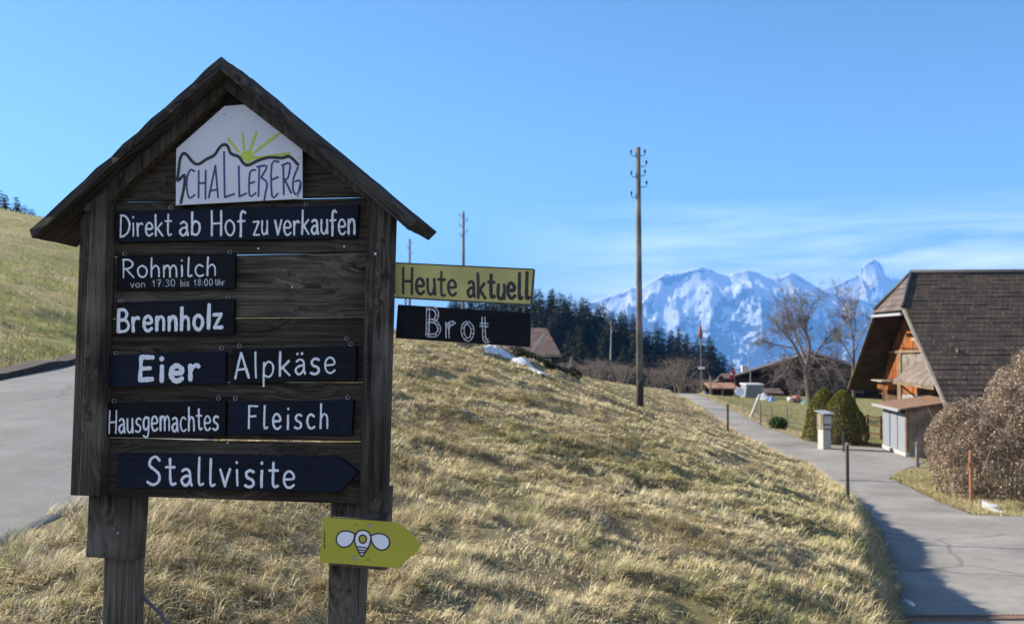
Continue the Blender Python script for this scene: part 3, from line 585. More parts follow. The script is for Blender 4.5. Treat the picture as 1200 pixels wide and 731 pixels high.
# ------------------------------------------------------------------ hand lettering
GL = {
'D': (.64, [[(.06, 0), (.06, 1)], '~', [(.03, .98), (.34, .93), (.6, .6), (.52, .22), (.26, .03), (.04, .0)]]),
'H': (.6, [[(.06, 1), (.05, 0)], [(.54, 1), (.52, 0)], [(.05, .48), (.54, .5)]]),
'R': (.6, [[(.06, .98), (.05, 0)], '~', [(.03, .98), (.32, .98), (.52, .78), (.4, .55), (.07, .46)], [(.2, .46), (.56, 0)]]),
'B': (.6, [[(.06, 1), (.05, 0)], '~', [(.04, .99), (.34, .98), (.48, .78), (.36, .56), (.08, .52)], '~', [(.08, .52), (.42, .5), (.58, .26), (.44, .04), (.04, .0)]]),
'E': (.55, [[(.5, .98), (.06, 1)], [(.06, 1), (.04, .02)], [(.04, .02), (.5, .05)], [(.05, .5), (.42, .52)]]),
'A': (.66, [[(.04, 0), (.32, 1)], [(.32, 1), (.62, 0)], [(.12, .34), (.53, .36)]]),
'F': (.55, [[(.06, .98), (.05, 0)], [(.03, .99), (.52, .97)], [(.05, .52), (.42, .54)]]),
'S': (.62, ['~', [(.52, .86), (.36, .99), (.16, .9), (.12, .68), (.34, .52), (.52, .34), (.48, .1), (.26, .0), (.04, .1)]]),
'U': (.55, ['~', [(.06, 1), (.07, .3), (.22, .0), (.4, .1), (.46, .4), (.48, 1)]]),
'i': (.2, [[(.1, .6), (.1, 0)], [(.1, .86), (.1, .9)]]),
'r': (.4, [[(.06, .6), (.07, 0)], '~', [(.07, .36), (.16, .53), (.3, .6), (.38, .54)]]),
'e': (.5, ['~', [(.08, .31), (.42, .33), (.42, .5), (.26, .61), (.09, .5), (.05, .25), (.14, .05), (.3, .0), (.46, .1)]]),
'k': (.5, [[(.07, 1), (.06, 0)], [(.44, .6), (.09, .28)], [(.17, .34), (.48, 0)]]),
't': (.42, ['~', [(.19, .94), (.19, .2), (.26, .02), (.4, .06)], [(.02, .64), (.38, .64)]]),
'a': (.5, ['~', [(.1, .54), (.25, .62), (.4, .52), (.42, .2), (.47, .0)], '~', [(.41, .36), (.2, .34), (.06, .18), (.18, .0), (.33, .06), (.42, .2)]]),
'b': (.5, [[(.07, 1), (.06, .02)], '~', [(.07, .42), (.24, .6), (.44, .46), (.43, .16), (.28, .0), (.06, .06)]]),
'o': (.54, ['~', [(.27, .61), (.09, .5), (.05, .25), (.16, .04), (.34, .0), (.48, .2), (.46, .46), (.27, .61)]]),
'f': (.42, ['~', [(.42, .94), (.3, 1.02), (.19, .86), (.18, .3), (.16, -.08)], [(.03, .58), (.38, .6)]]),
'z': (.46, [[(.04, .58), (.42, .6)], [(.42, .6), (.05, .02)], [(.05, .02), (.45, .02)]]),
'u': (.48, ['~', [(.06, .6), (.06, .15), (.2, .0), (.34, .08), (.41, .26)], [(.41, .6), (.44, 0)]]),
'v': (.46, [[(.03, .6), (.22, 0)], [(.22, 0), (.43, .62)]]),
'n': (.48, [[(.06, .6), (.06, 0)], '~', [(.06, .38), (.22, .6), (.38, .54), (.42, .3), (.42, 0)]]),
'h': (.5, [[(.07, 1), (.06, 0)], '~', [(.06, .36), (.22, .58), (.38, .52), (.43, .3), (.43, 0)]]),
'm': (.74, [[(.06, .6), (.06, 0)], '~', [(.06, .38), (.2, .6), (.33, .52), (.36, .28), (.36, 0)], '~', [(.36, .36), (.5, .6), (.64, .52), (.68, .28), (.68, 0)]]),
'l': (.2, [[(.1, 1), (.1, 0)]]),
'L': (.3, ['~', [(.1, 1), (.09, .15), (.16, .0), (.27, .05)]]),
'c': (.46, ['~', [(.42, .52), (.26, .62), (.1, .5), (.05, .28), (.14, .05), (.3, .0), (.44, .08)]]),
's': (.44, ['~', [(.4, .56), (.25, .62), (.1, .52), (.14, .36), (.34, .26), (.38, .1), (.22, .0), (.04, .06)]]),
'p': (.52, [[(.08, .6), (.05, -.34)], '~', [(.08, .42), (.25, .62), (.45, .48), (.44, .18), (.28, .02), (.08, .1)]]),
'g': (.5, ['~', [(.42, .54), (.24, .62), (.07, .46), (.08, .18), (.22, .06), (.4, .2)], '~', [(.43, .6), (.42, -.02), (.3, -.28), (.06, -.2)]]),
'ä': (.5, ['~', [(.1, .54), (.25, .62), (.4, .52), (.42, .2), (.47, .0)], '~', [(.41, .36), (.2, .34), (.06, .18), (.18, .0), (.33, .06), (.42, .2)], [(.14, .84), (.15, .88)], [(.34, .84), (.35, .88)]]),
'1': (.36, [[(.04, .62), (.22, .98)], [(.22, .98), (.2, 0)]]), '7': (.46, [[(.04, .96), (.42, .98)], [(.42, .98), (.18, 0)], [(.12, .5), (.38, .5)]]),
'3': (.46, ['~', [(.06, .9), (.26, .98), (.4, .78), (.2, .54), (.42, .34), (.36, .06), (.04, .04)]]),
'0': (.5, ['~', [(.25, .98), (.08, .76), (.08, .2), (.25, .0), (.42, .24), (.42, .78), (.25, .98)]]),
'8': (.48, ['~', [(.24, .54), (.08, .76), (.24, .98), (.4, .76), (.24, .54), (.06, .24), (.24, .0), (.42, .24), (.24, .54)]]),
':': (.2, [[(.1, .56), (.1, .6)], [(.1, .12), (.1, .16)]]), ' ': (.34, []),
}
def smooth_line(p, n=5):
    p = [np.array(q, float) for q in p]; out = []
    for i in range(len(p) - 1):
        p0 = p[max(i - 1, 0)]; p1 = p[i]; p2 = p[i + 1]; p3 = p[min(i + 2, len(p) - 1)]
        for k in range(n):
            t = k / n; out.append(.5 * ((2 * p1) + (p2 - p0) * t + (2 * p0 - 5 * p1 + 4 * p2 - p3) * t * t + (3 * p1 - p0 - 3 * p2 + p3) * t ** 3))
    return out + [p[-1]]
def paint(mb, px_pts, d, w, off, jit=.0, taper=True):
    """one brush stroke: a low rounded ridge of paint on the plane d; w is its width in photo pixels"""
    P = [S(x, y, d) - off for x, y in px_pts]; m = len(P); r = w * PXM / 2
    prof = [(1, 0), (.75, .8), (0, 1.0), (-.75, .8), (-1, 0)]; H = .0009
    if m < 2: return
    d0 = (P[1] - P[0]); d0 /= np.linalg.norm(d0) + 1e-9; d1 = P[-1] - P[-2]; d1 /= np.linalg.norm(d1) + 1e-9
    P = [P[0] - d0 * r * .75] + [P[0] - d0 * r * .3] + P + [P[-1] + d1 * r * .3] + [P[-1] + d1 * r * .75]; m = len(P)
    vs = []
    for i in range(m):
        t = P[min(i + 1, m - 1)] - P[max(i - 1, 0)]; t = t / (np.linalg.norm(t) + 1e-9); sd = np.cross([0, 0, 1.], t)
        k = .45 if i in (0, m - 1) else (.88 if i in (1, m - 2) else 1 + jit * random.uniform(-1, 1))
        for a, b in prof: vs.append(P[i] + sd * a * r * k + np.array([0, 0, b * H * (.5 if k < .5 else 1) - .0001]))
    q = len(prof); fs = [(i * q + j, i * q + j + 1, (i + 1) * q + j + 1, (i + 1) * q + j) for i in range(m - 1) for j in range(q - 1)]
    fs += [tuple(range(q)), tuple(range((m - 1) * q, m * q))]
    mb.add(vs, fs)
def word(mb, text, x0, y0, x1, y1, cap, w, d, off, jx=.02, xh=1.0, slant=0.0, gap=.11, dbl=0, seed=1):
    r = random.Random(seed); ws = [GL[c][0] for c in text]; tot = sum(ws) + gap * (len(text) - 1); sx = (x1 - x0) / tot; cx = 0
    for c, cw in zip(text, ws):
        sc = 1 + r.uniform(-.05, .05); dy = r.uniform(-.03, .03); sm = False; rot = r.uniform(-.04, .04)
        for st in GL[c][1]:
            if st == '~': sm = True; continue
            pts = smooth_line(st) if sm else smooth_line([st[0], ((st[0][0] + st[-1][0]) / 2 + r.uniform(-.012, .012), (st[0][1] + st[-1][1]) / 2), st[-1]], 3); sm = False
            out = []
            for q in pts:
                gx_, gy_ = q[0] + (slant + rot) * q[1], q[1] * sc + dy
                X = x0 + (cx + gx_) * sx; t = (X - x0) / (x1 - x0 + 1e-6); out.append((X, y0 + (y1 - y0) * t - gy_ * cap))
            if dbl:
                A = np.array(out); T = np.gradient(A, axis=0); T /= np.linalg.norm(T, axis=1)[:, None] + 1e-9; Nn = np.stack([-T[:, 1], T[:, 0]], 1)
                for sg in (-1, 1): paint(mb, A + Nn * sg * dbl, d, w * r.uniform(.8, 1.25), off, .3)
                for q in range(len(A) - 1):          # faint chalk hatching between the outlines
                    if r.random() < .3: paint(mb, [A[q] + Nn[q] * dbl * .6, A[q + 1] - Nn[q + 1] * dbl * .6], d, w * .5, off, .3)
            else: paint(mb, out, d, w * r.uniform(.78, 1.04), off, .13)
        cx += cw + gap
M_black = mat_wood('blackboard paint', (.0035, .004, .0052), (.0095, .010, .0135), 'X', 1.3, .62, False, .5, .0012)
M_black2 = mat_wood('blue black paint', (.0035, .005, .010), (.0085, .012, .026), 'X', 1.1, .58, False, .5, .0012)
M_white = mat_plain('white paint', (.72, .73, .76), .7, 0, .16, 140, .5, .0008)
M_chalk = mat_plain('grey chalk', (.5, .5, .52), .9, 0, .3, 300, .2, .0005)
M_pblack = mat_plain('black letter paint', (.012, .011, .010), .5, 0, .1, 60, .1, .0005)
M_hook = mat_plain('hook metal', (.30, .29, .28), .45, .8, .1, 60, 0)
def board(pts, d, th, mat, label, words, lmat=None, lw=3, eyes=(), bevel=.002, name='sign_board', cat='sign', group='black painted boards on the notice board'):
    P = [S(x, y, d) for x, y in pts]; off = sum(P) / len(P)
    o = MB().prism([p - off for p in P], (0, 0, -th)).build(name, mat, bevel=bevel)
    o.matrix_world = SM @ Matrix.Translation(off); tag(o, label, cat, group)
    for wd in words:
        mb = MB(); kw = dict(wd[8]) if len(wd) > 8 else {}
        word(mb, wd[0], *wd[1:5], wd[5], wd[6], d + .0003, off, seed=len(wd[0]) * 7 + int(wd[1]), **kw)
        mb.build('lettering', wd[7] if len(wd) > 7 and wd[7] else M_white, o, smooth=True)
    for x, y in eyes:                       # the little screw eyes it hangs from
        c = S(x, y, d - th + .004) - off; mb = MB(); rr = .0062
        mb.tube([c + np.array([rr * math.cos(a), rr * math.sin(a), .003 * math.sin(a * .5)]) for a in np.linspace(0, 2 * math.pi, 13)], .0013, 5)
        mb.build('screw_eye', M_hook, o)
    return o
PD = .022   # boards stand proud of the planks
board([(137, 247), (420, 240), (418, 279), (136.3, 284)], PD, .016, M_black2, 'longest upper board reading Direkt ab Hof zu verkaufen, right below the white panel',
      [('Direkt', 140, 277, 201, 276, 25.5, 2.4), ('ab', 209.5, 276, 235, 275.5, 26, 2.7), ('Hof', 247, 276, 288, 276, 28, 2.6), ('zu', 296.5, 275.5, 314, 275, 27, 2.4), ('verkaufen', 321.5, 275, 416.5, 274.3, 27.5, 2.5)],
      eyes=[(200.5, 243.5), (359, 240)])
board([(137, 300.5), (275.5, 297.5), (274.8, 338), (136, 340.5)], PD, .016, M_black, 'short black board reading Rohmilch with a small line of opening times',
      [('RohmiLch', 143.5, 325.3, 253.6, 323.3, 21.5, 2.15), ('von', 153, 336.8, 170, 336.4, 7.6, 1.0, M_chalk), ('17:30', 178.5, 335.8, 205.5, 335.4, 8, 1.0, M_chalk), ('bis', 211.5, 335.4, 221.5, 335, 8, 1.0, M_chalk), ('18:00', 227, 334.9, 249.5, 334.5, 7.6, 1.0, M_chalk), ('Uhr', 252.5, 334.3, 263, 334, 6.8, 1.0, M_chalk)],
      eyes=[(146.5, 297.3), (269.5, 295.3)])
board([(137, 354.5), (274.5, 350), (273.8, 391.5), (135.2, 393.5)], PD, .016, M_black, 'short black board reading Brennholz in thick white letters',
      [('Brennholz', 137.5, 388.2, 260.5, 384.6, 27, 4.2, None, dict(gap=.16))], eyes=[(141, 352.5), (144.5, 353), (267, 349.5)])
board([(124.5, 416), (264.5, 411), (264, 449.5), (124.8, 453.5)], PD, .016, M_black2, 'short black board reading Eier in very bold white letters',
      [('Eier', 162.5, 446, 233.5, 445.5, 28.5, 5.6, None, dict(gap=.2))], eyes=[(136.5, 413.5), (260, 407.8)])
board([(271, 409.3), (417.5, 405.3), (416.8, 446), (270, 449.5)], PD, .016, M_black, 'black board reading Alpkäse, right of the egg board',
      [('Alpkäse', 274.5, 444, 393.5, 436, 29, 2.7, None, dict(gap=.17))], eyes=[(281, 405), (411, 403), (406.5, 396.5)])
board([(124.3, 472), (264.5, 469), (263.8, 511), (124, 509.8)], PD, .016, M_black, 'black board reading Hausgemachtes in narrow crowded letters',
      [('Hausgemachtes', 127, 507, 256, 503, 27, 2.3)], eyes=[(134, 469.5), (256.5, 466.5)])
board([(267.5, 471), (414.5, 468), (412, 509.5), (266, 509.5)], PD, .016, M_black2, 'black board reading Fleisch with widely spaced letters',
      [('FLeisch', 290.5, 502.5, 385, 501.5, 27.5, 2.4, None, dict(gap=.24))], eyes=[(276, 466.3), (408, 465.3)])
board([(138.3, 531.5), (396, 534.5), (420, 553), (397.5, 577), (137, 571)], PD + .004, .018, M_black2, 'long black arrow board reading Stallvisite, lowest on the notice board',
      [('StaLLvisite', 171.5, 568, 345.5, 570.3, 32, 3.1, None, dict(gap=.17))])
# yellow board and black chalk board sticking out to the right
M_yel = mat_plain('yellow board paint', (.42, .36, .115), .6, 0, .16, 9, .1, .001)
yb = board([(462.8, 308.3), (626, 316), (622.8, 357.3), (462.8, 348.6)], .004, .02, M_yel, 'yellow board reading Heute aktuell, sticking out right of the notice board',
           [('Heute', 471.5, 344, 535.4, 347, 29.5, 3.2, M_pblack), ('aktueLL', 547, 348.3, 621, 350.3, 29.5, 3.8, M_pblack, dict(gap=.13))], group='boards sticking out beside the notice board')
off = sum([S(x, y, .004) for x, y in ((462.8, 308.3), (626, 316), (622.8, 357.3), (462.8, 348.6))]) / 4
mb = MB()
for a, b in (((462.8, 308.3), (626, 316)), ((626, 316), (622.8, 357.3)), ((622.8, 357.3), (462.8, 348.6))): mb.bar(S(*a, -.006) - off, S(*b, -.006) - off, .0035, .021, (0, 0, 1))
mb.build('black_edge', M_pblack, yb)
arm = MB(); arm.prism([S(430, 312, -.022), S(520, 316, -.022), S(520, 346, -.022), S(430, 342, -.022)], (0, 0, -.02)); arm.build('arm', M_post, sign, bevel=.002)
bb = board([(466, 356.7), (621.8, 366.8), (620.8, 406.5), (463.3, 396)], .004, .016, M_black, 'black chalk board reading Brot in outlined letters, hanging under the yellow board',
           [('Brot', 499.5, 393.5, 573.5, 399.5, 31, 1.2, M_chalk, dict(dbl=1.75, gap=.3))], group='boards sticking out beside the notice board')
offb = sum([S(x, y, .004) for x, y in ((466, 356.7), (621.8, 366.8), (620.8, 406.5), (463.3, 396))]) / 4
for x, y0, y1 in ((475.5, 348.5, 358), (613.5, 356, 367)):
    mb = MB()
    for k in range(3):
        t0, t1 = y0 + (y1 - y0) * k / 3 - .8, y0 + (y1 - y0) * (k + 1) / 3 + .8; c0, c1 = S(x, t0, -.004) - offb, S(x, t1, -.004) - offb; c = (c0 + c1) / 2; h = (c0[1] - c1[1]) / 2
        ax = np.array([1., 0, 0]) if k % 2 else np.array([0, 0, 1.])
        mb.tube([c + ax * .004 * math.cos(a) + np.array([0, h * math.sin(a), 0]) for a in np.linspace(0, 2 * math.pi, 11)], .0011, 5)
    mb.build('chain_link', M_hook, bb)

# white panel with the painted mountain and sun
CL = lambda x, y: (190 + x / 3.846, 100 + y / 3.846)
M_panel = mat_plain('white panel', (.62, .62, .66), .45, 0, .05, 8, .05, .001)
M_ink = mat_plain('violet blue paint', (.035, .04, .16), .5, 0, .1, 60, 0)
M_sun = mat_plain('yellow green paint', (.50, .56, .05), .5, 0, .08, 60, 0)
DL = .03
lp = [CL(*p) for p in ((63, 287), (281, 94), (412, 84), (632, 259), (632, 511), (61, 541))]
P = [S(x, y, DL) for x, y in lp]; offl = sum(P) / 6
lo = MB().prism([p - offl for p in P], (0, 0, -.006)).build('name_sign', M_panel, bevel=.001); lo.matrix_world = SM @ Matrix.Translation(offl)
tag(lo, 'white gable shaped panel with blue lettering, black mountain line and sun', 'sign')
mb = MB(); arc = [(383 + 31 * math.cos(a), 322 - 31 * math.sin(a)) for a in np.linspace(-.45, math.pi + .1, 18)] + [(388, 352)]
mb.prism([S(*CL(*p), DL + .0005) - offl for p in arc], (0, 0, -.001)).build('painted_sun', M_sun, lo)
for a, b in (((297, 243), (342, 298)), ((363, 218), (368, 285)), ((426, 213), (397, 288)), ((530, 215), (415, 302)), ((572, 308), (415, 328))):
    mb = MB(); paint(mb, [CL(*a), CL((a[0] + b[0]) / 2, (a[1] + b[1]) / 2), CL(*b)], DL + .0006, 2.9, offl, .05); mb.build('sun_ray', M_sun, lo, smooth=True)
mb = MB(); paint(mb, [CL(*p) for p in smooth_line([(84, 530), (92, 490), (100, 450), (100, 404), (70, 430), (74, 385), (80, 335), (94, 308), (112, 315), (140, 348), (165, 355), (200, 333), (235, 315), (255, 285), (275, 268), (295, 274), (310, 308), (345, 322), (365, 350), (388, 360), (430, 340), (480, 325), (540, 328), (575, 322), (612, 358)], 4)], DL + .0012, 3.4, offl, .05)
mb.build('mountain_line', M_pblack, lo, smooth=True)
for st in ([[(146, 388), (126, 382), (112, 420), (112, 470), (122, 508), (147, 494)]], [[(165, 385), (164, 507)], [(165, 442), (196, 440)], [(196, 384), (195, 512)]], [[(210, 507), (240, 362)], [(240, 362), (252, 506)], [(214, 476), (250, 470)]],
           [[(279, 300), (280, 400), (282, 505)], [(282, 505), (325, 490)]], [[(345, 365), (348, 502)], [(348, 502), (380, 487)]], [[(420, 382), (395, 395), (394, 497), (422, 485)], [(395, 442), (416, 436)]],
           [[(438, 370), (434, 500)], [(428, 368), (472, 365), (446, 415)], [(446, 415), (472, 440), (466, 485), (460, 518)]], [[(526, 345), (494, 356), (495, 500), (522, 488)], [(495, 426), (522, 414)]],
           [[(546, 365), (548, 492)], [(540, 362), (576, 352), (568, 415), (552, 424)], [(552, 424), (582, 486)]], [[(612, 370), (592, 420), (590, 470), (605, 492), (624, 462), (620, 430), (600, 434)], [(622, 445), (611, 500)]]):
    mb = MB()
    for l in st: paint(mb, [CL(*p) for p in (smooth_line(l, 3) if len(l) > 2 else [l[0], ((l[0][0] + l[1][0]) / 2, (l[0][1] + l[1][1]) / 2), l[1]])], DL + .0006, 2.3, offl, .06)
    mb.build('letter', M_ink, lo, smooth=True)
for x, y in ((280, 131), (411, 108), (612, 495), (615, 327)):
    c = S(*CL(x, y), DL) - offl; MB().tube([c, c + np.array([0, 0, .0018])], [.004, .003], 8).build('screw', M_screw, lo)

# yellow green bee arrow on the right leg
CB = lambda x, y: (360 + x / 4.84, 580 + y / 4.84)
M_bee = mat_plain('yellow green enamel', (.40, .36, .028), .35, 0, .04, 6, .03, .001)
DBE = .012
bp_ = [CB(*p) for p in ((88, 124), (300, 138), (505, 152), (560, 185), (620, 248), (634, 268), (637, 290), (630, 312), (575, 360), (520, 405), (500, 412), (290, 396), (70, 380))]
P = [S(x, y, DBE) for x, y in bp_]; offe = sum(P) / len(P)
be = MB().prism([p - offe for p in P], (0, 0, -.004)).build('arrow_sign', M_bee, bevel=.0008); be.matrix_world = SM @ Matrix.Translation(offe)
tag(be, 'yellow green arrow plate with a white bee symbol, screwed low on the right leg', 'sign')
MB().prism([S(388, 606, -.002) - offe, S(452, 610, -.002) - offe, S(450, 660, -.002) - offe, S(386, 656, -.002) - offe], (0, 0, -.026)).build('backing_block', M_post, be)
def beepoly(pts, d, mat, name, n=4):
    q = smooth_line(pts + [pts[0]], n)[:-1]
    MB().prism([S(*CB(*p), d) - offe for p in q], (0, 0, -.0006)).build(name, mat, be)
    mb = MB(); paint(mb, [CB(*p) for p in q + [q[0]]], d + .0002, 1.5, offe); mb.build('outline', M_pblack, be, smooth=True)
M_bw = mat_plain('white enamel', (.74, .74, .78), .4, 0, .03, 10, 0)
beepoly([(270, 218), (235, 204), (195, 205), (168, 232), (170, 272), (203, 294), (240, 284), (262, 255)], DBE + .0007, M_bw, 'wing')
beepoly([(362, 228), (400, 217), (440, 224), (465, 252), (460, 292), (425, 311), (388, 295), (366, 262)], DBE + .0007, M_bw, 'wing')
beepoly([(315, 197), (345, 208), (361, 240), (350, 288), (331, 318), (310, 346), (292, 316), (276, 284), (269, 245), (285, 208)], DBE + .0016, M_bw, 'bee_body')
beepoly([(315 + 21 * math.cos(a), 248 + 23 * math.sin(a)) for a in np.linspace(0, 2 * math.pi, 10)[:-1]], DBE + .0026, M_bee, 'ring')
for a, b in (((283, 291), (343, 300)), ((290, 308), (334, 314)), ((299, 322), (325, 327))):
    mb = MB(); paint(mb, [CB(*a), CB((a[0] + b[0]) / 2, (a[1] + b[1]) / 2 - 1), CB(*b)], DBE + .0024, 1.4, offe); mb.build('stripe', M_pblack, be, smooth=True)
mb = MB(); rq = random.Random(5); yy = 300
while yy > 198:
    paint(mb, [CB(94 + rq.uniform(0, 3), yy), CB(102 - rq.uniform(0, 3), yy - rq.uniform(0, 3))], DBE + .0005, .7, offe); yy -= rq.choice([4, 4, 5, 8])
mb.build('small_print', M_pblack, be)
for x, y, r, m in ((356, 172, .0068, M_screw), (270, 355, .0068, M_screw), (281, 168, .0022, M_pblack), (345, 365, .0022, M_pblack)):
    c = S(*CB(x, y), DBE) - offe; MB().tube([c, c + np.array([0, 0, .0025])], [r, r * .7], 12).build('screw', m, be)
# loose cable behind the left leg
M_cable = mat_plain('cable', (.07, .055, .09), .4, 0, .1, 40, 0)
cb = MB().tube([W(*S(x, y, -.14 + .0 * y)) for x, y in smooth_line([(165, 588), (162, 640), (159.5, 668), (161, 686), (167, 698), (176, 707), (190, 722), (205, 745)], 5)], .0055, 7)
o = cb.build('cable', M_cable, off=tuple(cb.v[0]), loc=cb.v[0], smooth=True); tag(o, 'loose dark violet cable hanging behind the left leg of the notice board', 'cable')
# ------------------------------------------------------------------ vegetation builders
def conifer_mesh(seed, slim=1.0):
    """unit height spruce: trunk, whorls of drooping sprays made of many small faces"""
    r = np.random.default_rng(seed); V = []; T = []; C = []
    def tri(a, b, c, col):
        n = len(V); V.extend([a, b, c]); T.append((n, n + 1, n + 2)); C.extend([col] * 3)
    bark = np.array([.05, .04, .03])
    for k in range(6):
        a, b = 2 * math.pi * k / 6, 2 * math.pi * (k + 1) / 6
        tri((.012 * math.cos(a), .012 * math.sin(a), -.06), (.012 * math.cos(b), .012 * math.sin(b), -.06), (0, 0, .97), bark)
    z = .10 + .06 * r.random()
    while z < .985:
        t = (1 - z); rad = (.03 + .25 * t ** .8) * .86 * slim * r.uniform(.8, 1.12); n = int(6 + 6 * t + 1.5)
        ph = r.uniform(0, 6.28)
        for k in range(n):
            if r.random() < .08: continue
            a = ph + 2 * math.pi * k / n + r.normal(0, .18); L_ = rad * r.uniform(.6, 1.18); d = np.array([math.cos(a), math.sin(a), 0]); s = np.array([-math.sin(a), math.cos(a), 0])
            droop = L_ * r.uniform(.25, .6); g = r.uniform(.55, 1.35); base = np.array([.0140, .0175, .0062]) * g * (1 + np.array([.25, .05, -.1]) * r.normal(0, .6))
            m = 4
            for j in range(m):
                u0 = j / m; u1 = (j + 1.25) / m; p0 = d * L_ * u0 + np.array([0, 0, z - droop * u0 ** 1.5]); p1 = d * L_ * u1 * .98 + np.array([0, 0, z - droop * u1 ** 1.5])
                w = L_ * .27 * (1 - .55 * u0) * r.uniform(.7, 1.3); dz = np.array([0, 0, -w * r.uniform(.3, .8)])
                tri(p0, p1, p0 + s * w + d * w * .5 + dz, base * r.uniform(.8, 1.25)); tri(p0, p0 - s * w + d * w * .5 + dz, p1, base * r.uniform(.8, 1.25))
                if r.random() < .5: tri(p0, p1, (p0 + p1) / 2 + np.array([0, 0, -w * 1.1]), base * .9)
        z += (.021 + .016 * t) * r.uniform(.85, 1.2)
    return np_mesh('spruce', np.array(V), np.array(T), col=np.array(C))
M_fol = mat_attr('spruce needles', .9, .04, .3, 6.0)
def branches(seed, segs, depth=5, twigs=2, spread=.6):
    """bare tree: segs = list of (points, r0, r1) main limbs; side shoots grown from them. returns verts, tris"""
    r = np.random.default_rng(seed); V = []; T = []
    def tube(pts, r0, r1, n):
        m = len(pts); k0 = len(V)
        for i, p in enumerate(pts):
            d = pts[min(i + 1, m - 1)] - pts[max(i - 1, 0)]; d = d / (np.linalg.norm(d) + 1e-9); ref = np.array([0, 0, 1.]) if abs(d[2]) < .9 else np.array([1., 0, 0])
            x = np.cross(d, ref); x /= np.linalg.norm(x); y = np.cross(d, x); rad = r0 + (r1 - r0) * i / (m - 1)
            for k in range(n): a = 6.2832 * k / n; V.append(p + rad * (x * math.cos(a) + y * math.sin(a)))
        for i in range(m - 1):
            for k in range(n):
                a, b, c, d_ = k0 + i * n + k, k0 + i * n + (k + 1) % n, k0 + (i + 1) * n + (k + 1) % n, k0 + (i + 1) * n + k
                T.append((a, b, c)); T.append((a, c, d_))
    def grow(p, d, L_, rad, lev):
        m = 5 if lev > 1 else 3; pts = [p]; q = p.copy(); dd = d.copy()
        for i in range(m):
            dd = dd + r.normal(0, .2, 3) + np.array([0, 0, .05]); dd /= np.linalg.norm(dd); q = q + dd * L_ / m; pts.append(q.copy())
        tube(pts, rad, rad * .45, 5 if lev > 2 else 3)
        if lev <= 0: return
        for k in range(int(r.integers(3, 5 + twigs))):
            i = r.integers(1, m + 1); nd = (pts[i] - pts[i - 1]); nd /= np.linalg.norm(nd); nd = nd + r.normal(0, spread, 3); nd /= np.linalg.norm(nd)
            grow(pts[i], nd, L_ * r.uniform(.42, .72), max(rad * .5, .006), lev - 1)
    for pts, r0, r1 in segs:
        pts = [np.array(p, float) for p in smooth_line(pts, 4)]; tube(pts, r0, r1, 8); m = len(pts)
        ln = sum(np.linalg.norm(pts[i + 1] - pts[i]) for i in range(m - 1))
        if depth <= 0: continue
        for k in range(int(m * .9)):
            i = r.integers(max(1, m // 3), m); nd = pts[i] - pts[i - 1]; nd /= np.linalg.norm(nd); nd = nd + r.normal(0, spread + .15, 3); nd /= np.linalg.norm(nd)
            grow(pts[i], nd, ln * r.uniform(.22, .42), max((r0 + (r1 - r0) * i / m) * .5, .012), depth - 1)
    return np.array(V), np.array(T)
M_bark = mat_plain('bark', (.085, .072, .058), .95, 0, .35, 12, .6, .02)
M_twig = mat_plain('bare twigs', (.20, .165, .14), .95, 0, .25, 6, 0)
M_twig3 = mat_plain('greyish violet twigs', (.19, .16, .145), .95, 0, .25, 6, 0)
M_twig2 = mat_plain('pale bare twigs', (.20, .165, .125), .95, 0, .25, 3, 0)
def leaf_cloud(P, size, rg, flat=.0):
    n = len(P); a = rg.normal(0, 1, (n, 3)); a /= np.linalg.norm(a, axis=1)[:, None]; b = np.cross(a, rg.normal(0, 1, (n, 3))); b /= np.linalg.norm(b, axis=1)[:, None]
    s = (size * rg.uniform(.6, 1.4, n))[:, None]
    V = np.stack([P - a * s, P + b * s * .55, P + a * s, P - b * s * .55], 1).reshape(-1, 3)
    return V, np.arange(n)[:, None] * 4 + np.array([[0, 1, 2, 3]])

# ------------------------------------------------------------------ mountains
M_mtn, t_, b_ = newmat('rock and snow'); N = t_.nodes.new; K = t_.links.new
b_.inputs['Roughness'].default_value = .9
c_ = N('ShaderNodeTexCoord'); g_ = N('ShaderNodeNewGeometry'); s_ = N('ShaderNodeSeparateXYZ'); K(g_.outputs['Normal'], s_.inputs[0])
n_ = N('ShaderNodeTexNoise'); n_.inputs['Scale'].default_value = .009; n_.inputs['Detail'].default_value = 9; n_.inputs['Roughness'].default_value = .7; K(c_.outputs['Object'], n_.inputs['Vector'])
mpv = N('ShaderNodeMapping'); mpv.inputs['Scale'].default_value = (1, 1, .28); K(c_.outputs['Object'], mpv.inputs[0]); K(mpv.outputs[0], n_.inputs['Vector'])
ad_ = N('ShaderNodeMath'); ad_.operation = 'ADD'; K(s_.outputs['Z'], ad_.inputs[0]); K(n_.outputs[0], ad_.inputs[1])
po_ = N('ShaderNodeSeparateXYZ'); K(c_.outputs['Object'], po_.inputs[0]); hz_ = N('ShaderNodeMapRange'); hz_.inputs[1].default_value = -100; hz_.inputs[2].default_value = 750; hz_.inputs[3].default_value = -.28; hz_.inputs[4].default_value = .12; K(po_.outputs['Z'], hz_.inputs[0])
a2_ = N('ShaderNodeMath'); a2_.operation = 'ADD'; K(ad_.outputs[0], a2_.inputs[0]); K(hz_.outputs[0], a2_.inputs[1])
r_ = N('ShaderNodeValToRGB'); e_ = r_.color_ramp.elements; e_[0].position = .99; e_[0].color = (.04, .046, .055, 1); e_[1].position = 1.15; e_[1].color = (.56, .59, .64, 1); K(a2_.outputs[0], r_.inputs[0])
mh_ = N('ShaderNodeMath'); mh_.operation = 'MULTIPLY'; mh_.inputs[1].default_value = 1
K(r_.outputs[0], b_.inputs['Base Color'])
